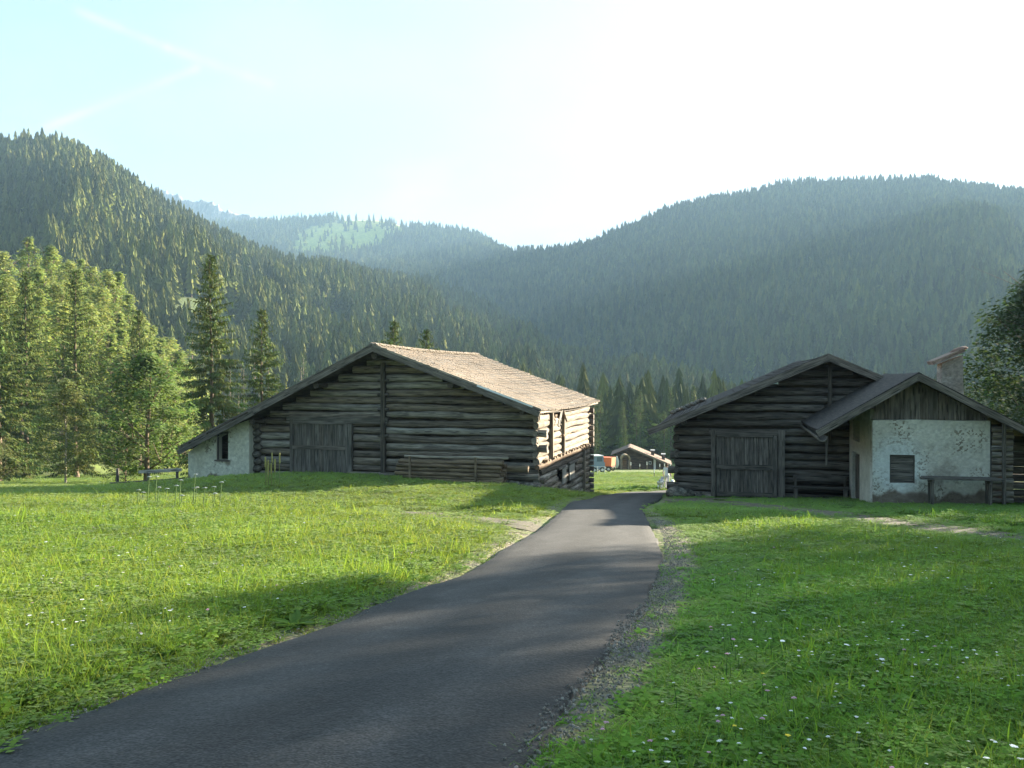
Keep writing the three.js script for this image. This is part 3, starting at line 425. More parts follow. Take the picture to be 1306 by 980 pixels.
// ------------------------------------------------------------------ the big barn with the shingled roof
{
  const yb = -2.5, a = 14.4 * Math.PI / 180, B = thing('log_barn', 'big dark log barn with sunlit shingled roof and whitewashed lean-to', 'barn', [0.943, yb, -34], -a);
  const Y = (h) => h - yb, roofR = (u) => 2.66 - (u + 6.18) * 0.372, roofL = (u) => 2.66 + (u + 6.18) * 0.485, roofAt = (u) => (u > -6.18 ? roofR(u) : roofL(u));
  // front logs
  const R = rng(900); let row = 0;
  for (let h = -2.5; h < 2.5; h += 0.265 + 0.05 * R(), row++) {
    const rad = 0.138 + 0.022 * R(), uL = Math.max(-11.78, -6.18 - (2.66 - h - rad * 0.6) / 0.485), uR = Math.min(0.06 + 0.34 * R() * (row % 2), -6.18 + (2.66 - h - rad * 0.6) / 0.372); if (uR - uL < 0.6) break;
    const segs = h < -0.1 ? [[uL, -10.12], [-7.42, -6.17], [-6.03, uR]] : h < 1.9 ? [[uL, -6.17], [-6.03, uR]] : [[uL, uR]];
    segs.forEach(([x0, x1]) => { if (x1 - x0 < 0.3) return; const m = part('log', logGeo(x1 - x0, rad, serial++, 0.8), pick(logTones, serial), B); m.position.set(x0, Y(h) + (R() - 0.5) * 0.03, (R() - 0.5) * 0.05); m.rotation.z = (R() - 0.5) * 0.006; });
  }
  extruded('added_backing', B, innerWood, [[-11.7, -0.4], [0, -0.4], [0, Y(roofR(0)) - 0.02], [-6.18, Y(2.6)], [-11.7, Y(roofL(-11.7)) - 0.02]], 0.05, -0.3, [], 0.4);  // backing sheet added behind the logs to block light
  // paired post with pegs
  boxPart('post', B, rafterWood, [-6.2, -6.04], [Y(-2.05), Y(2.25)], [0.1, 0.26], 'y');
  for (const h of [1.55, 1.0, 0.42, -0.6]) bar('peg', B, darkTones[0], [-6.34, Y(h), 0.2], [-5.9, Y(h + 0.01), 0.2], 0.055);
  // door
  const D = part('door', uvBox(2.3, 0.16, 0.05, 41), boardTones[3], B); D.position.set(-8.87, Y(-1.12), 0.2);
  for (let i = 0; i < 12; i++) { const w = 0.192, m = part('plank', uvBox(w - 0.014, 2.14 + 0.05 * hash(i, 2, 2), 0.04, serial++, 'y'), pick(boardTones, serial * 3), D); m.position.set(-1.06 + i * w, -0.02 + 0.02 * hash(i, 5, 1), -0.05 - 0.012 * hash(i, 6, 1)); }
  const tr = part('rail', uvBox(2.25, 0.14, 0.045, 44), boardTones[1], D); tr.position.set(0, 1.0, 0);
  boxPart('door_jamb', B, boardTones[2], [-10.14, -9.99], [Y(-2.3), Y(0)], [0.02, 0.2], 'y'); boxPart('door_jamb', B, boardTones[1], [-7.74, -7.46], [Y(-2.25), Y(-0.16)], [0.06, 0.22], 'y'); boxPart('lintel', B, boardTones[0], [-10.3, -5.95], [Y(-0.14), Y(0.1)], [0.05, 0.2]);
  boxPart('sill_beam', B, paleSunlitTones[2], [-7.5, -5.1], [Y(-2.3), Y(-2.05)], [0.02, 0.26]);
  // side wall towards the lane: upper logs in three lengths, hatch, ledge, lower storey
  const side = (t0, t1, h, rad, mat, x = 0) => { const m = part('log', logGeo(t1 - t0, rad, serial++, 0.82), mat, B); m.rotation.y = Math.PI / 2; m.position.set(x + (R() - 0.5) * 0.04, Y(h), -t0); return m; };
  row = 0;
  for (let h = -1.5; h < 0.42; h += 0.272, row++) { const rad = 0.142 + 0.02 * R(), fore = -(0.1 + 0.32 * (0.4 + 0.6 * R()) * (row % 2 ? 1 : 0.8));
    side(fore, 1.72 + 0.14 * R(), h, rad, pick(paleSunlitTones, serial)); if (h < -0.12) side(1.95, 4.15 + 0.15 * R(), h, rad, pick(paleSunlitTones, serial), 0.03); side(4.38, 11.45 + 0.4 * R(), h, rad, pick(paleSunlitTones, serial)); }
  boxPart('post', B, paleSunlitTones[1], [0.1, 0.24], [Y(-1.6), Y(0.4)], [-1.94, -1.8], 'y'); boxPart('post', B, paleSunlitTones[1], [0.1, 0.24], [Y(-1.6), Y(0.4)], [-4.36, -4.2], 'y');
  for (const h of [0.1, -0.75]) bar('peg', B, brownWood, [0.2, Y(h), -4.55], [0.2, Y(h), -4.0], 0.05);
  boxPart('hatch_board', B, brownWood, [-0.06, -0.01], [Y(-0.2), Y(0.42)], [-4.2, -1.9], 'z');
  bar('strut', B, paleBoard, [0.3, Y(-0.3), -2.6], [0.26, Y(0.42), -3.5], 0.045, 0.6, false); bar('strut', B, paleSunlitTones[2], [0.3, Y(-0.15), -4.25], [0.26, Y(0.44), -3.45], 0.04, 0.6, false);
  bar('ledge_beam', B, brownWood, [0.1, Y(-1.66), 0.35], [0.1, Y(-1.68), -11.6], 0.125);
  for (let i = 0; i < 15; i++) { const t = 0.2 + i * 0.68 + 0.3 * R(); boxPart('ledge_block', B, pick(poleTones, i + 3), [0.1, 0.3], [Y(-1.565), Y(-1.5 + 0.04 * R())], [-t - 0.22, -t], 'z'); }
  for (let h = -4.25, k = 0; h < -1.8; h += 0.29, k++) { const rad = 0.145 + 0.02 * R(), wins = h > -2.75 && h < -2.1; const cut = wins ? [[0.1, 3.3], [4.6, 5.7], [7.5, 9.3]] : [[0.1, 9.3]];
    for (const [t0, t1] of cut) side(t0 - (t0 < 1 ? 0.25 * (k % 2) : 0), t1, h, rad, pick(logTones, serial * 5 + 1), 0.02); side(9.42, 11.5 + 0.35 * R(), h, rad, pick(paleSunlitTones, serial), 0.0); }  // rear stretch beyond the shadow edge painted in the lighter sunlit tone
  boxPart('post', B, paleSunlitTones[0], [0.08, 0.22], [Y(-4.3), Y(-1.75)], [-9.45, -9.28], 'y');
  for (const [t0, t1, s0, s1] of [[3.3, 4.6, 3.95, 4.75], [5.7, 7.5, 5.55, 6.75]]) { const f = boxPart('window', B, boardTones[1], [0.06, 0.2], [Y(-2.14), Y(-2.05)], [-t1 - 0.05, -t0 + 0.05], 'z'); const l = Y(-2.14); boxPart('window_sill', B, boardTones[2], [0.06, 0.22], [Y(-2.86), Y(-2.78)], [-t1 - 0.05, -t0 + 0.05], 'z'); boxPart('shutter', B, paleBoard, [0.17, 0.205], [Y(-2.8), Y(-2.16)], [-s1, -s0], 'y'); }
  extruded('added_backing', B, innerWood, rect(0, 11.4, Y(-4.6), Y(0.45)), 0.05, 0, [], 0.4).rotation.y = Math.PI / 2; B.children.at(-1).position.set(-0.32, 0, 0);
  for (let i = 0; i < 26; i++) { const t = 0.4 + i * 0.42 + 0.2 * R(), m = part('foundation_stone', rockGeo(500 + i, 0.26 + 0.1 * R(), 0.2 + 0.1 * R(), 0.3), pick([stone, paleStone], i), B); m.position.set(0.08 + 0.08 * R(), Y(lerp(-2.75, -4.25, t / 11)) + 0.12 * R(), -t); }
  // rear and far walls
  for (let h = -4.0; h < 2.3; h += 0.29) { const uL = Math.max(-11.7, -6.18 - (2.5 - h) / 0.485), uR = Math.min(0.3, -6.18 + (2.5 - h) / 0.372); if (uR - uL < 0.7) break; const m = part('log', logGeo(uR - uL, 0.15, serial++, 0.82), pick(logTones, serial), B); m.position.set(uL, Y(h), -11.4); }
  for (let h = -2.6; h < 0; h += 0.29) side(0.1, 11.6, h, 0.15, pick(logTones, serial), -11.6);
  boxPart('hay_loft', B, innerWood, [-11.4, -0.4], [Y(-2.4), Y(-2.2)], [-11.2, -0.4]);
  // roof
  const T0 = -1.1, T1 = 12.6;
  slab([[-6.18, Y(2.84)], [0.3, Y(0.43)]], T0, T1, rafterWood, 'roof_boards', B, 0.07, 0.1); slab([[-6.18, Y(2.84)], [-14.5, Y(-1.195)]], T0, T1, rafterWood, 'roof_boards', B, 0.07, 0.06);
  const shingle = (dir, uE, hE, seed) => { const Q = rng(seed), geos = [], L = Math.hypot(uE + 6.18, hE - 2.84), rows = Math.round(L / 0.31), ang = Math.atan2(2.84 - hE, Math.abs(uE + 6.18));
    for (let r = 0; r < rows; r++) { let t = T0 - 0.03; const course = 0.8 + 0.4 * hash(r, seed, 4); const f = (r + 0.9) / rows; while (t < T1) { const w = 0.12 + 0.12 * Q(), len = 0.5, g = new THREE.BoxGeometry(len, 0.05 + 0.02 * Q(), w - 0.008), jit = (Q() - 0.5) * 0.03, dip = -0.1 * Math.sin(Math.PI * (t - T0) / (T1 - T0)) * (dir > 0 ? 1 : 0.6);
        const k = course * (0.86 + 0.28 * Q()) * (0.8 + 0.4 * fbm(t * 0.5, r * 0.4, 5, 2)), c = Q() < 0.15 ? [0.15, 0.132, 0.112] : [0.172, 0.132, 0.095], col = new Float32Array(24 * 3); for (let i = 0; i < 24; i++) col.set([c[0] * k, c[1] * k, c[2] * k], i * 3); g.setAttribute('color', new THREE.BufferAttribute(col, 3));
        g.rotateZ(dir * -(ang - 0.11)); g.translate(-6.18 + dir * (f * L - len / 2 + 0.07 + jit) * Math.cos(ang), Y(2.84) - (f * L - len / 2 + jit) * Math.sin(ang) + 0.045 + 0.012 * Q() + dip, -(t + w / 2)); geos.push(g); t += w; } }
    return mergeGeometries(geos); };
  const shm = new THREE.MeshStandardMaterial({ vertexColors: true, roughness: 0.9, bumpMap: grainBump, bumpScale: 0.004 });
  for (const [d, u, h, s] of [[1, 0.36, 0.405, 61], [-1, -14.6, -1.24, 62]]) part('shingles', shingle(d, u, h, s), shm, B).userData.kind = 'stuff';
  { const Q = rng(63), geos = []; for (let t = T0; t < T1; t += 0.16) { const g = new THREE.BoxGeometry(0.34, 0.025, 0.14); g.rotateZ(-0.3); g.translate(-6.13 + 0.04 * Q(), Y(2.95) + 0.03 * Q() - 0.1 * Math.sin(Math.PI * (t - T0) / (T1 - T0)), -t - 0.08); geos.push(g); } const m = part('ridge_shingles', mergeGeometries(geos), paleSunlitTones[1], B); m.userData.kind = 'stuff'; }
  bar('verge_board', B, fasciaWood, [-6.2, Y(2.77), 1.14], [0.36, Y(0.33), 1.14], 0.1, 0.3, false); bar('verge_board', B, fasciaWood, [-6.16, Y(2.77), 1.14], [-11.4, Y(0.23), 1.14], 0.1, 0.3, false); bar('verge_board', B, boardTones[2], [-11.2, Y(0.28), 1.17], [-14.6, Y(-1.36), 1.17], 0.1, 0.3, false);
  bar('verge_rail', B, paleSunlitTones[2], [-6.2, Y(2.93), 1.1], [0.4, Y(0.5), 1.1], 0.035, 1, false); bar('verge_rail', B, boardTones[1], [-6.16, Y(2.93), 1.1], [-14.5, Y(-1.1), 1.1], 0.035, 1, false);
  { const m = bar('metal_strip', B, plain(0.7, 0.72, 0.74, 0.45, 0.6), [-2.0, Y(1.37), 1.18], [0.1, Y(0.6), 1.18], 0.03, 0.4, false); }
  for (const [u, dy] of [[-6.18, -0.16], [-3.1, -0.14], [-0.35, -0.12], [-8.6, -0.14], [-11.4, -0.2]]) bar('purlin', B, rafterWood, [u, Y(roofAt(u)) + dy, 0.98], [u, Y(roofAt(u)) + dy - 0.04, -12.3], 0.13);
  for (let i = 0; i < 15; i++) { const t = -0.9 + i * 0.93; bar('rafter', B, paleSunlitTones[1], [-1.0, Y(roofR(-1.0)) + 0.06, -t], [0.24, Y(roofR(0.24)) + 0.06, -t], 0.05, 1, false); }
  { const g = uvBox(0.05, 0.09, 13.6, 5, 'z'); const m = part('eave_batten', g, paleSunlitTones[2], B); m.position.set(0.31, Y(0.4), -5.7); }
  // whitewashed lean-to
  const ptex = texture(512, 512, (u, v) => { const n = fbm(u * 5, v * 5, 131, 4), f = fbm(u * 40, v * 40, 132, 3), pit = step(0.62, 0.7, fbm(u * 50, v * 50, 133, 2)) * step(0.4, 0.6, n), X = -14.6 + u * 3.2, H = v * 3.4; let c = mix3([0.74, 0.72, 0.64], [0.86, 0.85, 0.79], n).map((q) => q * (0.88 + 0.24 * f)); const bare = step(0.52, 0.62, n * 0.55 + 0.42 * step(0.9, 0.1, H) + 0.35 * step(0.7, 0.2, Math.hypot((X + 12.6) * 1.0, H - 1.0)) - 0.1); c = mix3(c, [0.43, 0.38, 0.31].map((q) => q * (0.7 + 0.6 * f)), bare * 0.85); return mix3(c, [0.4, 0.36, 0.3], pit * 0.6); });
  ptex.wrapS = ptex.wrapT = THREE.ClampToEdgeWrapping; ptex.repeat.set(1 / 3.2, 1 / 3.4); ptex.offset.set(14.6 / 3.2, 0);
  const pm = new THREE.MeshStandardMaterial({ map: ptex, bumpMap: plasterBump, bumpScale: 0.05, roughness: 0.95 });
  extruded('plaster_wall', B, pm, [[-14.5, -0.9], [-11.72, -0.9], [-11.72, Y(-0.03)], [-14.5, Y(-1.4)]], 0.42, 0.62, [rect(-13.2, -12.66, Y(-1.66), Y(-0.52))]);
  extruded('plaster_wall', B, pm, rect(-14.5, -14.1, -0.9, Y(-1.4)), 6, 0.15); extruded('added_backing', B, innerWood, [[-14.1, -0.9], [-11.8, -0.9], [-11.8, Y(-0.1)], [-14.1, Y(-1.3)]], 0.06, -0.6);
  const wf = boxPart('window', B, boardTones[1], [-13.22, -12.64], [Y(-0.6), Y(-0.5)], [0.5, 0.64]); for (const x of [-13.19, -12.67]) { const m = part('frame', uvBox(0.05, 1.08, 0.08, serial++, 'y'), boardTones[1], wf); m.position.set(x + 12.93, -0.58, -0.05); } const ws = part('sill', uvBox(0.66, 0.06, 0.2, 9), boardTones[0], wf); ws.position.set(0, -1.14, 0);
  for (let i = 0; i < 9; i++) { const m = part('corner_stone', rockGeo(560 + i, 0.2, 0.15, 0.2), stone, B); m.position.set(-11.66 + 0.06 * R(), Y(-2.6 + i * 0.29), 0.12 + 0.1 * R()); }
}

// ------------------------------------------------------------------ the barn across the lane
{
  const yb = -3.3, a = 13 * Math.PI / 180, B = thing('log_barn', 'dark log barn with plank door and low brown roof joined to the cottage', 'barn', [6.733, yb, -37], -a);
  const Y = (h) => h - yb, roofAt = (u) => 2.36 - Math.abs(u - 5.78) * 0.437, R = rng(950), LEN = 13; let row = 0;
  for (let h = -3.1; h < 2.1; h += 0.3 + 0.05 * R(), row++) {
    const slot = h > 1.28 && h < 1.58; if (slot) { h += 0.06; }
    const rad = 0.155 + 0.022 * R(), half = (2.36 - h - rad * 0.5) / 0.437, uL = Math.max(-0.05 - 0.35 * R() * (row % 2), 5.78 - half), uR = Math.min(11.6, 5.78 + half); if (uR - uL < 0.6) break;
    const segs = h < -0.55 ? [[uL, 1.4], [4.2, uR]] : h < 1.0 && row % 3 ? [[uL, 5.86], [6.0, uR]] : [[uL, uR]];
    segs.forEach(([x0, x1]) => { const m = part('log', logGeo(x1 - x0, rad, serial++, 0.8), pick(darkTones, serial), B); m.position.set(x0, Y(h) + (R() - 0.5) * 0.03, (R() - 0.5) * 0.05); m.rotation.z = (R() - 0.5) * 0.005; });
  }
  { const m = part('sill_log', logGeo(1.75, 0.24, 7001, 0.9), logTones[0], B); m.position.set(-0.3, Y(-3.12), 0.08); m.rotation.z = -0.07; }
  extruded('added_backing', B, innerWood, [[0.1, -0.6], [11.5, -0.6], [11.5, Y(-0.2)], [7.75, Y(1.4)], [3.8, Y(1.4)], [0.1, Y(-0.2)]], 0.05, -0.34, [], 0.4);  // added backing again, stops light coming through between the logs
  extruded('added_backing', B, innerWood, [[4.0, Y(1.53)], [7.56, Y(1.53)], [5.78, Y(2.36)]], 0.05, -0.34, [], 0.4);
  boxPart('post', B, rafterWood, [5.86, 6.0], [Y(-0.9), Y(2.1)], [0.13, 0.27], 'y'); for (const h of [1.1, 0.55]) bar('peg', B, darkTones[0], [5.7, Y(h), 0.22], [6.2, Y(h), 0.22], 0.055);
  // door
  const D = part('door', uvBox(2.38, 0.2, 0.05, 51), boardTones[2], B); D.position.set(2.78, Y(-1.92), 0.24);
  for (let i = 0; i < 13; i++) { const w = 0.183, m = part('plank', uvBox(w - 0.012, 2.55, 0.04, serial++, 'y'), pick([darkTones[3], boardTones[2], boardTones[0]], serial * 3), D); m.position.set(-1.1 + i * w, 0.08, -0.05 - 0.012 * hash(i, 6, 3)); }
  for (const y of [1.28, -1.08]) { const m = part('rail', uvBox(2.36, 0.16, 0.045, serial++), boardTones[2], D); m.position.set(0, y, 0); } { const m = part('stile', uvBox(0.18, 2.4, 0.05, 52, 'y'), boardTones[0], D); m.position.set(1.08, 0.08, 0.01); }
  boxPart('door_jamb', B, darkTones[1], [1.38, 1.56], [Y(-3.25), Y(-0.42)], [0.02, 0.26], 'y'); boxPart('door_jamb', B, darkTones[3], [3.99, 4.24], [Y(-3.25), Y(-0.42)], [0.04, 0.28], 'y'); boxPart('lintel', B, darkTones[0], [1.3, 4.3], [Y(-0.62), Y(-0.4)], [0.03, 0.25]);
  // other walls
  const side = (x, t0, t1, h) => { const m = part('log', logGeo(t1 - t0, 0.16, serial++, 0.82), pick(darkTones, serial), B); m.rotation.y = Math.PI / 2; m.position.set(x, Y(h), -t0); };
  for (let h = -5.6, k = 0; h < 0.0; h += 0.32, k++) { if (h < -3.3) side(0, 4, LEN, h); else side(0, -0.32 * (0.4 + 0.6 * R()) * (k % 2), LEN + 0.3, h); if (h > -4) side(11.5, 0, LEN, h); }
  for (let h = -5.6; h < 0.9; h += 0.31) { const half = (2.1 - h) / 0.437, uL = Math.max(-0.2, 5.78 - half), uR = Math.min(11.7, 5.78 + half), m = part('log', logGeo(uR - uL, 0.165, serial++, 0.82), pick(darkTones, serial), B); m.position.set(uL, Y(h), -LEN); }
  boxPart('hay_loft', B, innerWood, [0.3, 11.3], [Y(-2.9), Y(-2.7)], [-LEN + 0.3, -0.4]);
  // roof
  const T0 = -0.9, T1 = LEN + 0.5, sheet = wood(0.075, 0.06, 0.055, 0.95);
  for (const s of [-1, 1]) { slab([[5.78, Y(2.6)], [5.78 + s * 6.82, Y(-0.38)]], T0, T1, sheet, 'roof_sheet', B, 0.05, 0.09); slab([[5.78, Y(2.53)], [5.78 + s * 6.74, Y(-0.42)]], T0 + 0.03, T1 - 0.03, rafterWood, 'roof_boards', B, 0.05, 0.09);
    bar('verge_board', B, fasciaWood, [5.78 - s * 0.05, Y(2.46), 0.93], [5.78 + s * 6.86, Y(-0.53), 0.93], 0.125, 0.26, false);
    for (let i = 1; i < 20; i++) { const f = i / 20, x = 5.78 + s * 6.82 * f, y = lerp(2.6, -0.38, f) - 0.0; const m = part('roof_batten', uvBox(0.05, 0.03, T1 - T0 - 0.06, serial++, 'z'), sheet, B); m.position.set(x, Y(y) + 0.016 - 0.045, -(T0 + T1) / 2); m.rotation.z = -s * 0.41; } }
  for (const u of [5.78, 3.1, 0.3, 8.5, 11.3]) bar('purlin', B, rafterWood, [u, Y(roofAt(u)) - 0.05, 0.8], [u, Y(roofAt(u)) - 0.1, -LEN - 0.3], 0.14);
  { const m = part('ridge_cap', new THREE.CylinderGeometry(0.2, 0.2, 4.5, 10, 1, false, -1.1, 2.2).rotateX(Math.PI / 2), plain(0.62, 0.66, 0.72, 0.5, 0.5), B); m.position.set(5.78, Y(2.47), -7.2); }
  // stones holding the roof down
  const toWorld = (x, y, z) => B.localToWorld(V(x, y, z)); B.updateMatrixWorld(true);
  for (let i = 0; i < 7; i++) { const p = toWorld(-0.72 + i * 0.26, Y(-0.28 + i * 0.113) + 0.12, -11.4 - 0.2 * (i % 2)), m = shade(new THREE.Mesh(rockGeo(620 + i, 0.16 + 0.05 * hash(i, 1, 1), 0.12, 0.17), paleStone)); m.name = numbered('roof_stone'); m.position.copy(p); scene.add(m); tag(m, 'pale stone weighing down the eave of the low brown barn roof', 'stone', 'stones on the barn roof'); }
}

// ------------------------------------------------------------------ the whitewashed cottage
{
  const yb = -2.6, a = 13 * Math.PI / 180, B = thing('cottage', 'small whitewashed stone cottage with board gable and crooked chimney', 'cottage', [11.958, yb, -30], -a);
  const Y = (h) => h - yb, RU = 1.31, slL = 0.604, slR = 0.547, under = (u) => 1.6 - (u < RU ? (RU - u) * slL : (u - RU) * slR), R = rng(970);
  const ptex = texture(1024, 1024, (u, v) => {
    const X = -0.2 + u * 4, H = v * 3.2 - 0.3, n = fbm(u * 6, v * 6, 141, 4), f = fbm(u * 50, v * 50, 142, 3), pit = step(0.58, 0.66, fbm(u * 75, v * 60, 143, 2)) * step(0.34, 0.66, fbm(u * 7 + 3, v * 7, 146, 3));
    let c = mix3([0.72, 0.70, 0.64], [0.87, 0.85, 0.79], n).map((q) => q * (0.9 + 0.2 * f)); const blue = step(1.15, 0.5, Math.hypot(X - 0.75, (H - 1.35) * 0.9)); c = mix3(c, [0.84, 0.85, 0.83].map((q) => q * (0.93 + 0.14 * f)), blue * 0.8);
    const edge = 0.42 + 0.32 * (fbm(u * 9, 3, 144, 3) - 0.5) * 2, foot = step(edge + 0.1, edge - 0.06, H), patch = step(0.44, 0.68, fbm(u * 8, v * 7, 145, 5) * 0.8 + 0.42 * step(0.75, 0.1, Math.hypot(X - 2.35, (H - 1.05) * 1.1)) - 0.08);
    c = mix3(c, [0.56, 0.52, 0.47].map((q) => q * (0.85 + 0.3 * f)), 0.6 * patch * (1 - blue * 0.7)); c = mix3(c, mix3([0.42, 0.36, 0.31], [0.55, 0.5, 0.44], fbm(u * 20, v * 20, 147, 3)), foot); return mix3(c, [0.42, 0.37, 0.3], pit * 0.7 * (1 - blue * 0.6));
  });
  ptex.wrapS = ptex.wrapT = THREE.ClampToEdgeWrapping; ptex.repeat.set(1 / 4, 1 / 3.2); ptex.offset.set(0.2 / 4, 0.3 / 3.2);
  const pm = new THREE.MeshStandardMaterial({ map: ptex, bumpMap: plasterBump, bumpScale: 0.045, roughness: 0.95 });
  extruded('plaster_wall', B, pm, [[0, -0.5], [3.57, -0.5], [3.57, Y(0.26)], [2.6, Y(0.25)], [1.4, Y(0.275)], [0, Y(0.24)]], 0.48, 0, [rect(0.54, 1.31, Y(-1.82), Y(-0.89))]);
  const side = extruded('plaster_wall', B, (() => { const m = pm.clone(); const t = texture(256, 256, (u, v) => { const n = fbm(u * 6, v * 6, 151, 4, 6, 6), f = fbm(u * 40, v * 40, 152, 2, 40, 40); return mix3([0.72, 0.70, 0.64], [0.87, 0.85, 0.79], n).map((q) => q * (0.92 + 0.16 * f)); }); t.repeat.set(0.4, 0.4); m.map = t; return m; })(), [[0.48, -0.5], [5.5, -0.5], [5.5, Y(0.6)], [0.48, Y(0.6)]], 0.4, 0, [rect(2.85, 4.55, Y(-0.7), Y(0.08)), rect(2.85, 4.7, -0.4, Y(-1.12))]);
  side.rotation.y = Math.PI / 2; side.position.set(0.0, 0, 0);
  boxPart('added_backing', B, innerWood, [0.7, 0.76], [-0.4, Y(0.7)], [-5.4, -0.6]); boxPart('added_backing', B, innerWood, [0.5, 3.5], [-0.4, Y(0.3)], [-0.95, -0.9]);  // added backing sheets behind the wall openings
  { const m = boxPart('door', B, darkTones[0], [0.0, 0.05], [-0.25, Y(-1.2)], [-4.0, -3.0], 'y'); m.position.x = 0.18; m.rotation.y = 0.25; for (let i = 0; i < 4; i++) { const p = part('plank', uvBox(0.03, 1.55, 0.23, serial++, 'y'), darkTones[i % 3], m); p.position.set(-0.04, 0, -0.37 + i * 0.245); } }
  // shutter of lying boards
  const sh = part('shutter', uvBox(0.8, 0.06, 0.06, 71), boardTones[0], B); sh.position.set(0.925, Y(-0.88), -0.06);
  for (let i = 0; i < 5; i++) { const m = part('board', uvBox(0.74, 0.178, 0.035, serial++), pick([darkTones[3], boardTones[1], boardTones[0]], serial), sh); m.position.set((R() - 0.5) * 0.02, -0.12 - i * 0.187, -0.03 - 0.012 * R()); m.rotation.z = (R() - 0.5) * 0.02; }
  for (const s of [-1, 1]) { const m = part('frame', uvBox(0.05, 0.96, 0.07, serial++, 'y'), darkTones[1], sh); m.position.set(s * 0.375, -0.47, -0.01); }
  // gable boards
  for (let i = 0, u = 0.06; u < 3.5; i++) { const w = 0.2 + 0.12 * R(), u1 = Math.min(3.56, u + w), out = [[u, Y(0.26)], [u1 - 0.012, Y(0.26)], [u1 - 0.012, Y(under(u1))], ...(u < RU && u1 > RU ? [[RU, Y(under(RU))]] : []), [u, Y(under(u))]]; if (under(u) > 0.3 && under(u1) > 0.3) { const m = extruded('gable_board', B, pick([darkTones[3], boardTones[0], boardTones[3], darkTones[1]], i * 7 + 1), out.map(([x, y]) => [y, -x]), 0.035, 0, [], 0.45); m.rotation.z = Math.PI / 2; m.position.z = -0.16 - 0.015 * R(); } u = u1; }
  // roof
  const sheet = wood(0.075, 0.062, 0.058, 0.95), T0 = -0.6, T1 = 5.7;
  for (const [ue, he] of [[-1.8, -0.05], [5.9, -0.68]]) { slab([[RU, Y(1.83)], [ue, Y(he)]], T0, T1, sheet, 'roof_sheet', B, 0.05, 0.03); slab([[RU, Y(1.77)], [ue * 0.985, Y(he - 0.05)]], T0 + 0.03, T1, rafterWood, 'roof_boards', B, 0.05, 0.03); bar('verge_board', B, fasciaWood, [RU + (ue < 0 ? 0.04 : -0.04), Y(1.69), 0.63], [ue, Y(he - 0.15), 0.63], 0.105, 0.28, false); }
  for (const u of [RU, -1.0, -0.1, 3.4, 5.3]) bar('purlin', B, rafterWood, [u, Y(under(u)) - 0.02, 0.5], [u, Y(under(u)) - 0.04, -5.6], 0.09);
  { const s = new THREE.Shape(); s.absarc(0, 0, 0.17, Math.PI, 0, false); s.absarc(0, 0, 0.14, 0, Math.PI, true); const m = part('gutter', new THREE.ExtrudeGeometry(s, { depth: 6.4, bevelEnabled: false, curveSegments: 8 }), darkTones[3], B); m.position.set(-1.66, Y(-0.2), -5.6); m.rotation.x = 0.012; const b = part('bracket', uvBox(0.06, 0.9, 0.06, 91, 'y'), darkTones[0], m); b.position.set(0.16, -0.5, 6.1); }
  // chimney
  const cm = new THREE.MeshStandardMaterial({ map: rockTex, bumpMap: plasterBump, bumpScale: 0.05, roughness: 0.96 }); cm.map = texture(256, 256, (u, v) => { const n = fbm(u * 5, v * 7, 161, 4), f = fbm(u * 40, v * 40, 162, 3); return mix3([0.56, 0.53, 0.5], [0.74, 0.72, 0.69], step(0.3, 0.7, n)).map((q) => q * (0.8 + 0.4 * f)); }); cm.color.setRGB(1, 0.97, 0.92);
  { const m = part('chimney', new THREE.CylinderGeometry(0.47, 0.51, 1.75, 4, 3).rotateY(Math.PI / 4), cm, B); const p = m.geometry.attributes.position; for (let i = 0; i < p.count; i++) { const y = p.getY(i); if (y > 0.8) p.setY(i, y + p.getX(i) * 0.42); p.setX(i, p.getX(i) + 0.02 * (hash(i, 1, 9) - 0.5)); } m.geometry.computeVertexNormals(); m.geometry = m.geometry.toNonIndexed(); m.geometry.computeVertexNormals(); m.position.set(2.8, Y(1.4), -1.9);
    const cap = part('chimney_cap', uvBox(1.08, 0.13, 0.9, 93), plain(0.3, 0.17, 0.12, 0.9), m); cap.material = (() => { const q = cm.clone(); q.color.setRGB(0.62, 0.46, 0.4); return q; })(); cap.position.set(-0.14, 0.98, 0); cap.rotation.z = 0.42; const cap2 = part('cap_stone', rockGeo(81, 0.3, 0.09, 0.4), (() => { const q = cm.clone(); q.color.setRGB(0.55, 0.34, 0.28); return q; })(), m); cap2.position.set(0.28, 1.22, 0); cap2.rotation.z = 0.35; const col = part('chimney_collar', uvBox(1.0, 0.14, 1.0, 94), darkTones[0], m); col.position.set(0.03, -0.55, 0); }
  // log corner, pole and open store at the end
  for (let i = 0; i < 13; i++) { const m = part('log', logGeo(0.62, 0.105, serial++, 0.9), pick([logTones[2], logTones[5], logTones[0], paleSunlitTones[1]], i * 3), B); m.position.set(3.6 + 0.03 * R(), Y(-2.5 + i * 0.208), -0.02 + 0.05 * R()); }
  boxPart('pole', B, boardTones[1], [3.86, 3.96], [Y(-2.6), Y(0.24)], [0.22, 0.32], 'y');
  boxPart('corner_board', B, darkTones[2], [3.575, 3.61], [Y(-2.55), Y(0.26)], [-0.2, 0.02], 'y');
  for (let i = 0; i < 9; i++) { const m = part('wall_board', uvBox(2.1, 0.24, 0.05, serial++), pick(darkTones, i), B); m.position.set(5.3, Y(-2.4 + i * 0.25), -0.9); } boxPart('added_backing', B, innerWood, [3.6, 4.4], [-0.4, Y(0.1)], [-1.2, -1.1]); boxPart('post', B, darkTones[3], [5.5, 5.64], [-0.4, Y(-0.75)], [0.1, 0.24], 'y');
  B.updateMatrixWorld(true); const W = (x, h, z) => B.localToWorld(V(x, Y(h), z));
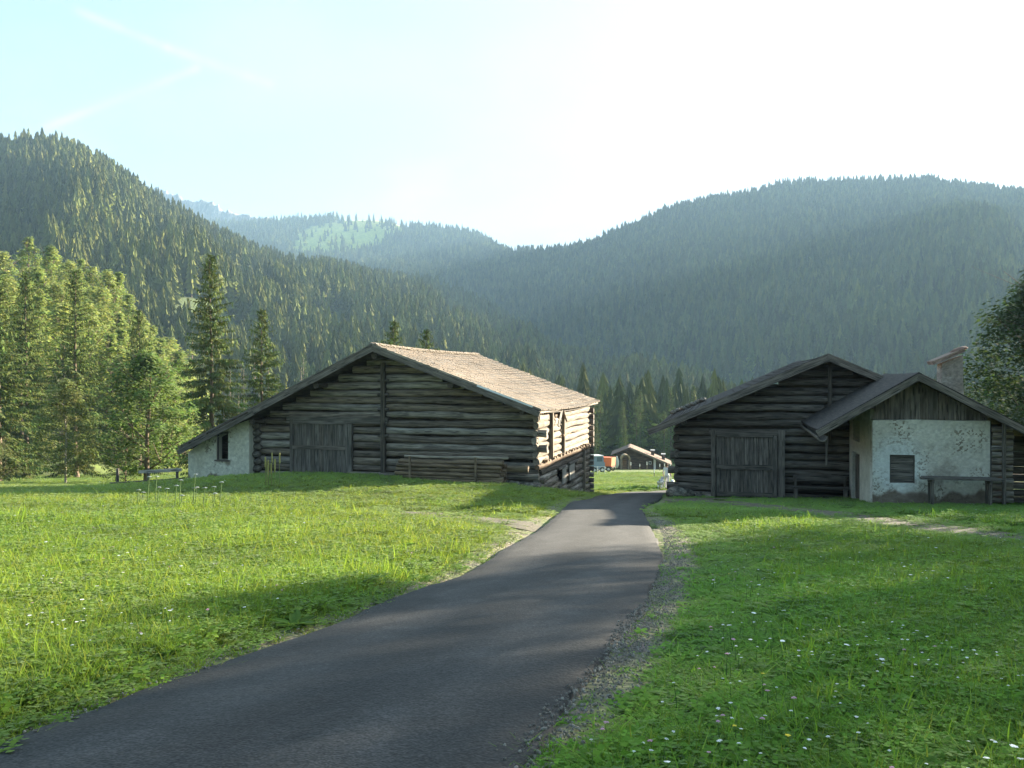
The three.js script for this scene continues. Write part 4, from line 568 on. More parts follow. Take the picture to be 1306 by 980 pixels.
  // table, leaning poles
  const T = thing('table', 'weathered plank table standing against the whitewashed cottage wall', 'table', W(2.52, 0, 0.62).setY(ground(13.9, -28.8)).toArray(), -a), ty = -1.56 - T.position.y;
  for (let i = 0; i < 3; i++) { const m = part('table_board', uvBox(2.42 - 0.1 * i, 0.055, 0.235, serial++), pick([boardTones[0], darkTones[3], boardTones[2]], i), T); m.position.set(0.02 * i, ty, 0.24 - i * 0.245); }
  for (const s of [-1, 1]) { boxPart('leg', T, darkTones[1], [s * 0.85 - 0.05, s * 0.85 + 0.05], [-0.1, ty - 0.03], [-0.2, -0.1], 'y'); const l = boxPart('leg', T, darkTones[1], [s * 0.85 - 0.05, s * 0.85 + 0.05], [-0.1, ty - 0.03], [0.12, 0.22], 'y'); boxPart('crossbar', T, darkTones[1], [s * 0.85 - 0.04, s * 0.85 + 0.04], [ty - 0.14, ty - 0.035], [-0.32, 0.32], 'z'); }
  [[4.75, 0.5, 5.15, 0.35, 0.035], [4.95, 0.7, 5.3, 0.4, 0.03]].forEach(([x, z, x2, h2, r]) => { const p0 = W(x, -2.6, z), p1 = W(x2, h2 - 1.0, -0.1), m = shade(new THREE.Mesh(logGeo(p0.distanceTo(p1), r, serial++, 1, 6), boardTones[1])); m.name = numbered('leaning_pole'); p0.y = ground(p0.x, p0.z); m.position.copy(p0); m.quaternion.setFromUnitVectors(V(1, 0, 0), p1.sub(p0).normalize()); scene.add(m); tag(m, 'thin wooden pole leaning at the end of the cottage', 'pole', 'poles leaning at the cottage end'); });
}

// ------------------------------------------------------------------ bench, woodpile, stones, fences
{
  const a = 13 * Math.PI / 180, o = V(6.733, 0, -37), r = V(Math.cos(a), 0, Math.sin(a)), n = V(-Math.sin(a), 0, Math.cos(a));
  const p = o.clone().addScaledVector(r, 5.55).addScaledVector(n, 0.55), gy = ground(p.x, p.z), T = thing('bench', 'long plank bench with backrest against the dark barn wall', 'bench', [p.x, gy, p.z], -a);
  const s = -2.6 - gy; boxPart('seat', T, boardTones[2], [-1.02, 1.04], [s - 0.05, s], [-0.2, 0.18]); boxPart('backrest', T, boardTones[0], [-1.0, 1.02], [s + 0.2, s + 0.42], [-0.3, -0.25]);
  for (const x of [-0.92, 0.92]) { boxPart('leg', T, darkTones[3], [x - 0.06, x + 0.06], [-0.1, s - 0.055], [-0.18, 0.12], 'y'); boxPart('support', T, darkTones[1], [x - 0.04, x + 0.04], [s - 0.3, s + 0.4], [-0.245, -0.205], 'y'); }
}
{
  const a = 14.4 * Math.PI / 180, o = V(0.943, 0, -34), r = V(Math.cos(a), 0, Math.sin(a)), n = V(-Math.sin(a), 0, Math.cos(a)), R = rng(990), q = new THREE.Quaternion().setFromAxisAngle(V(0, 1, 0), -a);
  const geos = [0, 1, 2].map((i) => logGeo(4.05, 0.08, 7100 + i, 1, 7));
  for (let k = 0; k < 6; k++) for (let j = 0; j < 6; j++) { const top = k === 5 && j > 3; if (top) continue; const u = -5.15 + 0.18 * R(), p = o.clone().addScaledVector(r, u).addScaledVector(n, 1.42 - j * 0.152 - (k % 2) * 0.07), m = shade(new THREE.Mesh(geos[(j + k * 2) % 3], pick(poleTones, k * 7 + j))); p.y = -2.17 + k * 0.137 + 0.012 * R(); m.position.copy(p); m.quaternion.copy(q); m.name = numbered('timber_pole'); scene.add(m); tag(m, 'peeled pole stacked in the long woodpile before the barn', 'pole', 'poles of the long woodpile'); m.rotateX(R() * 6); }
  for (const u of [-4.5, -1.95]) { const p = o.clone().addScaledVector(r, u).addScaledVector(n, 1.55), t = shade(new THREE.Mesh(uvBox(0.07, 1.15, 0.06, serial++, 'y'), poleTones[2])); p.y = -1.83; t.position.copy(p); t.quaternion.copy(q); t.name = numbered('stake'); scene.add(t); tag(t, 'upright stake holding the long woodpile before the barn', 'stake', 'stakes of the woodpile'); }
  { const t = shade(new THREE.Mesh(logGeo(4.05, 0.06, 7200, 0.5), paleSunlitTones[2])), p = o.clone().addScaledVector(r, -4.85).addScaledVector(n, 1.2); p.y = -1.29; t.position.copy(p); t.quaternion.copy(q); t.name = numbered('weathered_board'); scene.add(t); tag(t, 'pale weathered board lying on top of the woodpile', 'board'); }
  const big = (u, nn, h, len, rad, label, mat) => { const t = shade(new THREE.Mesh(logGeo(len, rad, serial++, 1), mat)), p = o.clone().addScaledVector(r, u).addScaledVector(n, nn); p.y = h; t.position.copy(p); t.quaternion.copy(q); t.name = numbered('round_log'); scene.add(t); tag(t, label, 'log'); };
  big(-1.5, 0.75, -1.72, 1.35, 0.12, 'short round log with reddish cut end behind the woodpile', poleTones[2]); big(-1.4, 0.55, -2.0, 1.6, 0.13, 'dark round log under the one with the reddish end', logTones[0]); big(-0.9, 0.7, -2.3, 1.2, 0.12, 'low dark log on the ground at the barn corner', logTones[3]);
  for (let i = 0; i < 5; i++) { const p = o.clone().addScaledVector(r, -0.9 + i * 0.27).addScaledVector(n, 0.6 + 0.3 * R()), m = shade(new THREE.Mesh(rockGeo(640 + i, 0.16 + 0.08 * R(), 0.11, 0.16), i % 2 ? paleStone : stone)); p.y = ground(p.x, p.z) + 0.06; m.position.copy(p); m.name = numbered('field_stone'); scene.add(m); tag(m, 'rough stone lying at the corner of the barn beside the woodpile', 'stone', 'stones beside the woodpile'); }
}
[[6.62, -36.35, 0.42, 0.3, 'large pale boulder at the lane-side corner of the dark barn'], [7.1, -36.6, 0.3, 0.24, 'round grey stone under the sill log of the dark barn'], [7.6, -36.5, 0.2, 0.16, 'small stone between boulder and barn door']].forEach(([x, z, s, h, l], i) => { const m = shade(new THREE.Mesh(rockGeo(660 + i, s, h, s * 0.85), i ? stone : paleStone)); m.position.set(x, ground(x, z) + h * 0.45, z); m.name = numbered('boulder'); scene.add(m); tag(m, l, 'stone'); });
{ // rail fence by the lean-to
  const F = thing('rail_fence', 'wooden rail fence with a pale top plank beside the lean-to', 'fence', on(-14.9, -39.4), 0.1); for (const x of [0.3, -0.9, -2.2]) bar('post', F, darkTones[1], [x, -0.3 - 0.05 * x * -1, 0], [x, 0.75, 0], 0.06); bar('rail', F, paleBoard, [0.5, 0.68, 0.08], [-1.3, 0.6, 0.08], 0.07, 0.4, false); bar('rail', F, darkTones[1], [0.5, 0.3, 0.08], [-2.5, 0.12, 0.08], 0.045, 0.8); bar('rail', F, darkTones[1], [0.5, 0.05, 0.09], [-2.5, -0.1, 0.09], 0.045, 0.8);
}

// ------------------------------------------------------------------ farmstead in the valley
{
  const gy = ground(20, -142), F = thing('farmhouse', 'low brown farmhouse with sunlit roof edge beyond the bright field', 'farmhouse', [18.6, gy, -143], -0.15), dk = wood(0.22, 0.16, 0.12), tile = wood(0.42, 0.27, 0.2), white = plain(0.8, 0.78, 0.74);
  extruded('wall', F, dk, [[-2.2, -0.5], [5.6, -0.5], [5.6, 0.9], [0, 3.1], [-2.2, 2.1]], 7, 0, [], 0.4);
  slab([[0, 3.45], [6.6, 0.75]], -0.8, 7.6, tile, 'roof', F, 0.16); slab([[0, 3.45], [-3.0, 2.2]], -0.8, 7.6, tile, 'roof', F, 0.16); bar('verge_board', F, paleSunlitTones[1], [0, 3.36, 0.83], [6.6, 0.65, 0.83], 0.16, 0.3, false);
  for (const [x, y] of [[3.6, 2.2], [5.3, 1.6]]) { const c = boxPart('chimney', F, stone, [x - 0.25, x + 0.25], [y - 0.6, y + 0.5], [-3.2, -2.7]); const k = part('chimney_cap', uvBox(0.7, 0.16, 0.7, serial++), white, c); k.position.y = 0.62; }
  boxPart('door', F, innerWood, [4.25, 4.95], [-0.3, 1.3], [0, 0.08]); boxPart('door_post', F, white, [3.75, 4.1], [-0.3, 1.6], [0, 0.12]); const w = boxPart('window', F, white, [3.0, 3.4], [0.75, 1.25], [0, 0.08]); const pn = part('pane', uvBox(0.26, 0.36, 0.03, serial++), plain(0.05, 0.06, 0.07, 0.2), w); pn.position.z = 0.05;
  const H = thing('hay_shelter', 'small arched straw-coloured shelter in front of the farmhouse', 'shelter', [17.4, ground(17.4, -139), -139], 0); { const s = new THREE.Shape(); s.absarc(0, 1.7, 0.72, Math.PI, 0, true); s.lineTo(0.55, 1.6); s.absarc(0, 1.65, 0.55, 0, Math.PI, false); s.lineTo(-0.72, 1.7); const m = part('arched_roof', new THREE.ExtrudeGeometry(s, { depth: 1.6, bevelEnabled: false, curveSegments: 10 }), wood(0.75, 0.6, 0.4), H); m.position.z = -0.8; } for (const x of [-0.62, 0.62]) for (const z of [-0.7, 0.7]) bar('post', H, paleSunlitTones[2], [x, -0.2, z], [x, 1.75, z], 0.06); boxPart('rear_wall', H, brownWood, [-0.3, 0.3], [0, 1.5], [-0.75, -0.7]);
  const P = thing('parasol', 'closed grey parasol standing beside the arched shelter', 'parasol', [16.0, ground(16, -138), -138]); bar('pole', P, paleSunlitTones[0], [0, -0.1, 0], [0, 2.15, 0], 0.03); part('cloth', new THREE.LatheGeometry([[0.03, 0.25], [0.14, 0.3], [0.3, 0.8], [0.34, 1.3], [0.22, 1.75], [0.06, 2.1], [0.01, 2.15]].map((q) => new THREE.Vector2(...q)), 12), plain(0.5, 0.54, 0.5), P);
  const T = thing('trailer', 'orange box trailer parked at the edge of the bright field', 'trailer', [13.3, ground(13.3, -126) + 0.05, -126], -0.5), or = plain(0.75, 0.17, 0.05, 0.5); extruded('box', T, or, [[-0.85, 0.75], [0.85, 0.75], [0.95, 1.95], [-0.95, 1.95]], 1.5, 0.75); boxPart('chassis', T, innerWood, [-0.8, 0.9], [0.55, 0.72], [-0.6, 0.6]);
  for (const x of [-0.45, 0.5]) for (const z of [-0.75, 0.75]) { const w2 = part('wheel', new THREE.TorusGeometry(0.27, 0.1, 8, 18), plain(0.03, 0.03, 0.03, 0.9), T); w2.position.set(x, 0.36, z); const r = part('rim', new THREE.CylinderGeometry(0.2, 0.2, 0.1, 14).rotateX(Math.PI / 2), plain(0.6, 0.6, 0.6, 0.5), w2); } bar('drawbar', T, innerWood, [-0.8, 0.6, 0], [-1.7, 0.45, 0], 0.05);
  const K = thing('utility_truck', 'small grey-blue utility truck with white cab roof beside the barn corner', 'truck', [11.3, ground(11.3, -122), -122], 0.35), gb = plain(0.22, 0.28, 0.36, 0.4), wm = plain(0.75, 0.75, 0.74, 0.5), gl = plain(0.12, 0.16, 0.2, 0.1);
  extruded('body', K, gb, [[-1.0, 0.5], [1.0, 0.5], [1.0, 1.35], [0.85, 1.4], [0.7, 2.2], [-1.0, 2.2]], 1.6, 0.8); boxPart('cab_roof', K, wm, [-1.1, 0.75], [2.2, 2.32], [-0.85, 0.85]); boxPart('windscreen', K, gl, [0.74, 0.86], [1.5, 2.1], [-0.7, 0.7]); boxPart('side_window', K, gl, [-0.2, 0.6], [1.5, 2.1], [0.79, 0.815]); boxPart('bumper', K, wm, [0.98, 1.12], [0.55, 0.75], [-0.8, 0.8]);
  for (const x of [-0.6, 0.6]) for (const z of [-0.8, 0.8]) { const w2 = part('wheel', new THREE.TorusGeometry(0.28, 0.11, 8, 18), plain(0.03, 0.03, 0.03, 0.9), K); w2.position.set(x, 0.39, z); part('rim', new THREE.CylinderGeometry(0.2, 0.2, 0.1, 14).rotateX(Math.PI / 2), wm, w2); } for (const z of [-0.55, 0.55]) { const l = part('headlight', new THREE.SphereGeometry(0.1, 10, 8), wm, K); l.position.set(1.0, 1.0, z); }
  const G = thing('white_railing', 'white pipe railing in front of the utility truck', 'railing', [10.6, ground(10.6, -112), -112], 0.1); for (const x of [-0.9, 0, 0.9]) bar('post', G, wm, [x, -0.2, 0], [x, 0.95, 0], 0.035); for (const y of [0.9, 0.5]) bar('rail', G, wm, [-0.95, y, 0.05], [0.95, y, 0.05], 0.03);
  [[19.2, -136, 0.95], [20.3, -136, 1.3], [21.9, -134, 1.0], [22.6, -134, 1.05], [23.3, -133, 1.0], [15.1, -96, 0.9], [18.0, -137, 1.2]].forEach(([x, z, h], i) => { const p = thing('fence_post', 'thin pale-topped post standing in the bright field', 'post', on(x, z), 0, 'posts in the bright field'); bar('stake', p, paleSunlitTones[1], [0, -0.2, 0], [0, h * 0.6, 0], 0.05); bar('white_top', p, wm, [0, h * 0.6, 0], [0, h, 0], 0.055); });
}

// ------------------------------------------------------------------ the walker and the dog
function fieldMesh(caps, res, colorAt, join = 0.02) {   // caps: [ax,ay,az, bx,by,bz, ra, rb]; one smooth surface
  const lo = [1e9, 1e9, 1e9], hi = [-1e9, -1e9, -1e9]; for (const c of caps) for (let k = 0; k < 3; k++) { lo[k] = Math.min(lo[k], c[k] - c[6] - 0.04, c[k + 3] - c[7] - 0.04); hi[k] = Math.max(hi[k], c[k] + c[6] + 0.04, c[k + 3] + c[7] + 0.04); }
  const half = Math.max(hi[0] - lo[0], hi[1] - lo[1], hi[2] - lo[2]) / 2, ctr = [0, 1, 2].map((k) => (lo[k] + hi[k]) / 2), mc = new MarchingCubes(res, new THREE.MeshBasicMaterial(), false, false, 60000); mc.isolation = 0;
  for (let z = 0; z < res; z++) for (let y = 0; y < res; y++) for (let x = 0; x < res; x++) {
    const p = [x, y, z].map((v, k) => ctr[k] + ((v - res / 2) / (res / 2)) * half); let d = 1e9;
    for (const c of caps) { const ab = [c[3] - c[0], c[4] - c[1], c[5] - c[2]], ap = [p[0] - c[0], p[1] - c[1], p[2] - c[2]], L = ab[0] ** 2 + ab[1] ** 2 + ab[2] ** 2 || 1e-9, t = clamp((ap[0] * ab[0] + ap[1] * ab[1] + ap[2] * ab[2]) / L), e = Math.hypot(ap[0] - t * ab[0], ap[1] - t * ab[1], ap[2] - t * ab[2]) - lerp(c[6], c[7], t), h = clamp(0.5 + (0.5 * (d - e)) / join); d = d > 1e8 ? e : lerp(d, e, h) - join * h * (1 - h); }
    mc.field[x + y * res + z * res * res] = -d;
  }
  mc.update(); const n = mc.count ?? mc.geometry.drawRange.count, P = mc.positionArray.slice(0, n * 3), N = mc.normalArray.slice(0, n * 3), C = new Float32Array(n * 3);
  for (let i = 0; i < n; i++) { for (let k = 0; k < 3; k++) P[i * 3 + k] = ctr[k] + P[i * 3 + k] * half; C.set(colorAt(P[i * 3], P[i * 3 + 1], P[i * 3 + 2]), i * 3); }
  const g = new THREE.BufferGeometry(); g.setAttribute('position', new THREE.BufferAttribute(P, 3)); g.setAttribute('normal', new THREE.BufferAttribute(N, 3)); g.setAttribute('color', new THREE.BufferAttribute(C, 3)); return g;
}
{
  const skin = [0.5, 0.3, 0.21], shirt = [0.78, 0.78, 0.8], trousers = [0.55, 0.55, 0.58], shoe = [0.06, 0.05, 0.05], m = new THREE.MeshStandardMaterial({ vertexColors: true, roughness: 0.85 });
  const hand = (x, y, z) => { const c = [[x, y, z, x, y - 0.08, z, 0.028, 0.03]]; for (let i = 0; i < 4; i++) { const dz = -0.03 + i * 0.02, l = [0.06, 0.075, 0.07, 0.055][i]; c.push([x, y - 0.09, z + dz, x, y - 0.09 - l * 0.6, z + dz * 1.1, 0.0095, 0.009], [x, y - 0.09 - l * 0.6, z + dz * 1.1, x + (x > 0 ? -0.012 : 0.012), y - 0.09 - l, z + dz * 1.1, 0.009, 0.008]); } c.push([x, y - 0.03, z - 0.03, x, y - 0.085, z - 0.055, 0.011, 0.009]); return c; };
  // walking away down the lane: +z is the back
  const body = [[0, 0.95, 0, 0, 1.18, -0.01, 0.145, 0.135], [0, 1.18, -0.01, 0, 1.38, 0, 0.14, 0.15], [-0.15, 1.4, 0, 0.15, 1.4, 0, 0.085, 0.085], [0, 1.4, 0, 0, 1.54, -0.01, 0.06, 0.055],
    [-0.09, 0.92, 0, -0.1, 0.5, -0.12, 0.095, 0.062], [-0.1, 0.5, -0.12, -0.1, 0.1, -0.06, 0.062, 0.042], [0.09, 0.92, 0, 0.1, 0.5, 0.02, 0.095, 0.062], [0.1, 0.5, 0.02, 0.1, 0.12, 0.22, 0.062, 0.042], [-0.1, 0.05, -0.04, -0.1, 0.035, -0.22, 0.045, 0.038], [0.1, 0.1, 0.24, 0.1, 0.04, 0.07, 0.045, 0.038],
    [-0.2, 1.4, 0, -0.25, 1.12, 0.05, 0.055, 0.043], [-0.25, 1.12, 0.05, -0.25, 0.9, -0.04, 0.043, 0.03], [0.2, 1.4, 0, 0.25, 1.12, -0.04, 0.055, 0.043], [0.25, 1.12, -0.04, 0.27, 0.88, -0.08, 0.043, 0.03]];
  const paint = (x, y, z) => (y < 0.085 ? shoe : y < 0.93 && Math.abs(x) < 0.2 ? trousers : Math.abs(x) > 0.215 && y < 1.24 ? skin : y > 1.47 ? skin : shirt);
  const head = [[0, 1.62, 0.01, 0, 1.68, 0.01, 0.088, 0.09], [0, 1.56, -0.04, 0, 1.6, -0.045, 0.05, 0.06], [0, 1.625, -0.095, 0, 1.6, -0.112, 0.013, 0.018], [-0.09, 1.62, 0, -0.092, 1.645, 0.005, 0.014, 0.016], [0.09, 1.62, 0, 0.092, 1.645, 0.005, 0.014, 0.016], [-0.03, 1.64, -0.085, -0.03, 1.64, -0.083, 0.014, 0.014], [0.03, 1.64, -0.085, 0.03, 1.64, -0.083, 0.014, 0.014], [-0.02, 1.57, -0.088, 0.02, 1.57, -0.088, 0.01, 0.01]];
  const g = mergeGeometries([fieldMesh(body, 110, paint, 0.03), fieldMesh(head, 64, () => skin, 0.015), fieldMesh(hand(-0.25, 0.9, -0.05), 60, () => skin, 0.006), fieldMesh(hand(0.27, 0.88, -0.09), 60, () => skin, 0.006)]);
  const at = on(10.5, -61.3); const b = thing('person', 'person in white shirt and pale trousers walking down the lane', 'person', [at[0], at[1] + 0.06, at[2]], -0.5); b.scale.setScalar(0.98); part('body', g, m, b);
  part('hair', fieldMesh([[0, 1.66, 0.03, 0, 1.71, 0.01, 0.09, 0.085], [0, 1.6, 0.06, 0, 1.66, 0.05, 0.06, 0.08]], 40, () => [0.12, 0.06, 0.035], 0.02), m, b);
  const bag = thing('shoulder_bag', 'white and dark bag held at the walker\'s hip', 'bag', [at[0] + 0.33, at[1] + 0.52, at[2] + 0.2], -0.5); part('pouch', new THREE.SphereGeometry(0.17, 14, 10).scale(0.7, 1, 1.1), plain(0.1, 0.1, 0.11), bag); const fl = part('flap', new THREE.SphereGeometry(0.18, 14, 8, 0, 6.3, 0, 1.5).scale(0.75, 1, 1.1), plain(0.8, 0.8, 0.78), bag); fl.position.y = 0.03; bar('strap', bag, plain(0.8, 0.8, 0.78), [-0.05, 0.15, 0], [-0.22, 0.72, -0.05], 0.018);
  const grey = [0.36, 0.35, 0.34], pale = [0.72, 0.7, 0.66], dog = [[0, 0.47, 0.2, 0, 0.49, -0.2, 0.14, 0.16], [0, 0.52, -0.22, 0, 0.68, -0.34, 0.1, 0.085], [0, 0.7, -0.36, 0, 0.72, -0.42, 0.085, 0.08], [0, 0.7, -0.44, 0, 0.67, -0.56, 0.05, 0.035], [-0.065, 0.77, -0.36, -0.085, 0.84, -0.35, 0.028, 0.012], [0.065, 0.77, -0.36, 0.085, 0.84, -0.35, 0.028, 0.012],
    [-0.09, 0.45, -0.24, -0.09, 0.24, -0.22, 0.06, 0.036], [-0.09, 0.24, -0.22, -0.09, 0.04, -0.24, 0.034, 0.03], [0.09, 0.45, -0.24, 0.09, 0.24, -0.2, 0.06, 0.036], [0.09, 0.24, -0.2, 0.09, 0.04, -0.22, 0.034, 0.03], [-0.09, 0.45, 0.2, -0.09, 0.31, 0.14, 0.09, 0.055], [-0.09, 0.31, 0.14, -0.09, 0.2, 0.27, 0.048, 0.032], [-0.09, 0.2, 0.27, -0.09, 0.04, 0.25, 0.03, 0.03], [0.09, 0.45, 0.2, 0.09, 0.31, 0.14, 0.09, 0.055], [0.09, 0.31, 0.14, 0.09, 0.2, 0.27, 0.048, 0.032], [0.09, 0.2, 0.27, 0.09, 0.04, 0.25, 0.03, 0.03], [0, 0.52, 0.3, 0.02, 0.66, 0.42, 0.035, 0.025], [0.02, 0.66, 0.42, 0.03, 0.74, 0.38, 0.025, 0.015]];
  const d = shade(new THREE.Mesh(fieldMesh(dog, 90, (x, y, z) => (y > 0.56 || Math.abs(x) > 0.125 ? grey : pale), 0.03), m)); d.name = 'dog'; d.position.set(...on(10.05, -61)); d.position.y += 0.05; d.rotation.y = -0.45; d.scale.set(1.25, 1, 1); scene.add(d); tag(d, 'grey and white dog standing at the edge of the lane', 'dog');
}

// ------------------------------------------------------------------ meadow grass, flowers, gravel
{
  const blade = (g, R, x, z, h, w, lean, col) => { const th = R() * 6.28, dx = Math.cos(th), dz = Math.sin(th), px = -dz * w, pz = dx * w; let p0 = null; const N = 3; for (let k = 0; k <= N; k++) { const f = k / N, l = lean * f * f, ww = 1 - f * f * 0.92, y = h * f * (1 - 0.25 * lean * f), c = col; const a = g.v(x + dx * l * h + px * ww, y, z + dz * l * h + pz * ww, c), b = g.v(x + dx * l * h - px * ww, y, z + dz * l * h - pz * ww, c); if (p0 !== null) { g.t(p0, p0 + 1, a); g.t(p0 + 1, b, a); } p0 = a; } };
  const tuft = (seed, n, spread, hh, w, droop) => { const R = rng(seed), g = new Geo(); for (let i = 0; i < n; i++) { const r = spread * Math.sqrt(R()), th = R() * 6.28, t = 0.75 + 0.5 * R(), dry = R() < 0.1, c = dry ? [1.5 * t, 1.15 * t, 1.6 * t] : [t, t, t]; blade(g, R, Math.cos(th) * r, Math.sin(th) * r, hh * (0.45 + 0.75 * R()), w * (0.7 + 0.7 * R()), droop * (0.25 + R()), c); } return g.build(); };
  const herb = (seed, n) => { const R = rng(seed), g = new Geo(); for (let i = 0; i < n; i++) { const th = R() * 6.28, r = 0.13 * Math.sqrt(R()), y = 0.05 + 0.13 * R(), s = 0.014 + 0.016 * R(), t = 0.8 + 0.5 * R(), c = [t * 0.9, t * 0.95, t]; const d = R() * 6.28, tilt = (R() - 0.5) * 0.9, x = Math.cos(th) * r, z = Math.sin(th) * r; for (let q = 0; q < 3; q++) { const e = d + q * 2.09, ex = Math.cos(e), ez = Math.sin(e), a = g.v(x, y, z, c), b = g.v(x + ex * s - ez * s * 0.6, y + tilt * s, z + ez * s + ex * s * 0.6, c), f = g.v(x + ex * s * 1.6, y + 0.2 * s, z + ez * s * 1.6, c), h = g.v(x + ex * s + ez * s * 0.6, y - tilt * s, z + ez * s - ex * s * 0.6, c); g.t(a, b, f); g.t(a, f, h); } } return g.build(); };
  const kinds = [tuft(1, 20, 0.1, 0.2, 0.003, 0.55), tuft(2, 18, 0.12, 0.25, 0.0034, 0.75), tuft(3, 22, 0.13, 0.16, 0.0034, 0.6), herb(4, 26), tuft(6, 9, 0.1, 0.36, 0.003, 0.35)];
  const gm = new THREE.MeshPhysicalMaterial({ roughness: 1, transmission: 0.48, thickness: 0, specularIntensity: 0.25, vertexColors: true, side: THREE.DoubleSide });
  const R = rng(4242), lists = kinds.map(() => []), cols = kinds.map(() => []);
  const inBox = (x, z, ox, oz, a, u0, u1, t0, t1) => { const dx = x - ox, dz = z - oz, u = dx * Math.cos(a) + dz * Math.sin(a), t = dx * Math.sin(a) - dz * Math.cos(a); return u > u0 && u < u1 && t > t0 && t < t1; };
  const built = (x, z) => inBox(x, z, 0.943, -34, 0.2513, -14.5, 0.1, -0.05, 11.6) || inBox(x, z, 0.943, -34, 0.2513, -14.5, -11.7, -0.65, 6) || inBox(x, z, 6.733, -37, 0.2269, -0.1, 11.6, -0.1, 20.4) || inBox(x, z, 11.958, -30, 0.2269, 0.0, 3.6, -0.02, 6) || inBox(x, z, 0.943, -34, 0.2513, -5.2, -1.1, -1.5, 0);
  let made = 0;
  for (let D = 2.2; D < 118; ) {
    const dens = D < 6.5 ? 300 : 300 * Math.pow(6.5 / D, 1.25), dz = Math.min(1, 0.06 * D), wid = 0.6 * D + 1.6, count = dens * dz * wid * 2, big = D < 7 ? 1 : Math.pow(D / 7, 0.36);
    for (let i = 0; i < count; i++) {
      const x = (R() * 2 - 1) * wid, z = -(D + R() * dz), r1 = R(), r2 = R(), r3 = R(), r4 = R(), turn = R() * 6.28; let rg = 9, pg = 9;
      if (x > -6 && x < 24 && D < 75) { rg = roadGap(x, z); if (rg < -0.03) continue; } if (D < 38) pg = pathGap(x, z);
      if (pg < -0.04 && r1 > 0.1 + 0.25 * (vnoise(x * 3, z * 3, 66) > 0.62)) continue; if (pg < 0.15 && r1 > 0.5) continue; if (rg < 0.12 && r1 > 0.6) continue; if (D > 26 && D < 60 && built(x, z)) continue;
      const left = x < ROADX(D), patch = fbm(x * 0.45 + 30, z * 0.45 + 30, 8, 3), tall = (left ? 0.68 : 0.56) * (rg < 0.4 ? 0.5 : 1) * (pg < 1.1 ? 0.42 : 1) * (0.65 + 0.7 * patch) * (D > 24 && D < 46 ? (left ? 0.5 : 0.36) : D > 46 ? 0.8 : 1) / Math.pow(big, 0.9);
      const kk = r2 < 0.3 ? 0 : r2 < 0.55 ? 1 : r2 < 0.78 ? 2 : r2 < 0.97 ? 3 : 4; const s = (0.8 + 0.5 * r3) * big;
      lists[kk].push(new THREE.Matrix4().compose(V(x, ground(x, z) - 0.01 - (rg < 0.3 ? 0.03 : 0), z), new THREE.Quaternion().setFromEuler(new THREE.Euler((r4 - 0.5) * 0.25, turn, (r3 - 0.5) * 0.25)), V(s * 1.1, s * tall, s * 1.1)));
      const p2 = fbm(x * 0.12 + 60, z * 0.12 + 60, 18, 2), k = (0.72 + 0.55 * r4) * (0.85 + 0.35 * patch), yel = clamp((left ? 0.6 : 0.15) + 0.9 * (p2 - 0.5) + 0.25 * (r3 - 0.5)); cols[kk].push([lerp(0.135, 0.25, yel) * k, lerp(0.265, 0.3, yel) * k, lerp(0.024, 0.032, yel) * k]); made++;  // yellower left of the lane: sunlit tint put into the grass colour
    }
    D += dz;
  }
  const G = new THREE.Group(); G.name = 'grass'; tag(G, 'lush green meadow grass on both sides of the lane', 'grass', null, 'stuff'); scene.add(G);
  kinds.forEach((g, i) => { const im = new THREE.InstancedMesh(g, gm, lists[i].length); im.name = i === 3 ? 'clover_leaves' : 'grass_tufts'; im.userData.kind = 'stuff'; lists[i].forEach((m, k) => { im.setMatrixAt(k, m); im.setColorAt(k, new THREE.Color().setRGB(...cols[i][k])); }); shade(im); G.add(im); });
  
  // flowers
  const flower = (seed, rad, petals, cone) => { const Q = rng(seed), g = new Geo(); const st = [0.05, 0.12, 0.02]; for (let k = 0; k < petals; k++) { const th = k * 2.4, r = rad * Math.sqrt((k + 0.5) / petals), x = Math.cos(th) * r, z = Math.sin(th) * r, s = rad * 0.42, y = 0.3 + cone * (1 - r / rad) * rad, c = [1, 1, 1]; const a = g.v(x - s, y, z, c), b = g.v(x, y + s * 0.5 * Q(), z - s, c), d = g.v(x + s, y, z, c), e = g.v(x, y + s * 0.3, z + s, c); g.t(a, b, d); g.t(a, d, e); } return g.build(); };
  const stemG = (() => { const g = new Geo(); blade(g, rng(3), 0, 0, 0.3, 0.003, 0.02, [0.06, 0.13, 0.02]); return g.build(); })();
  const fm = new THREE.MeshStandardMaterial({ vertexColors: true, roughness: 0.8, side: THREE.DoubleSide }), sets = [['white_blossoms', flower(1, 0.0085, 10, 0.8), [0.8, 0.8, 0.76], 700], ['clover_blossoms', flower(2, 0.011, 10, 1.2), [0.62, 0.3, 0.45], 130], ['yellow_blossoms', flower(3, 0.01, 8, 0.3), [0.85, 0.6, 0.03], 50], ['umbel_blossoms', flower(4, 0.015, 16, 0.15), [0.82, 0.82, 0.76], 90]];
  const FG = new THREE.Group(); FG.name = 'wildflowers'; tag(FG, 'small white, pink and yellow wildflowers dotted through the meadow', 'wildflowers', null, 'stuff'); scene.add(FG); const stems = [];
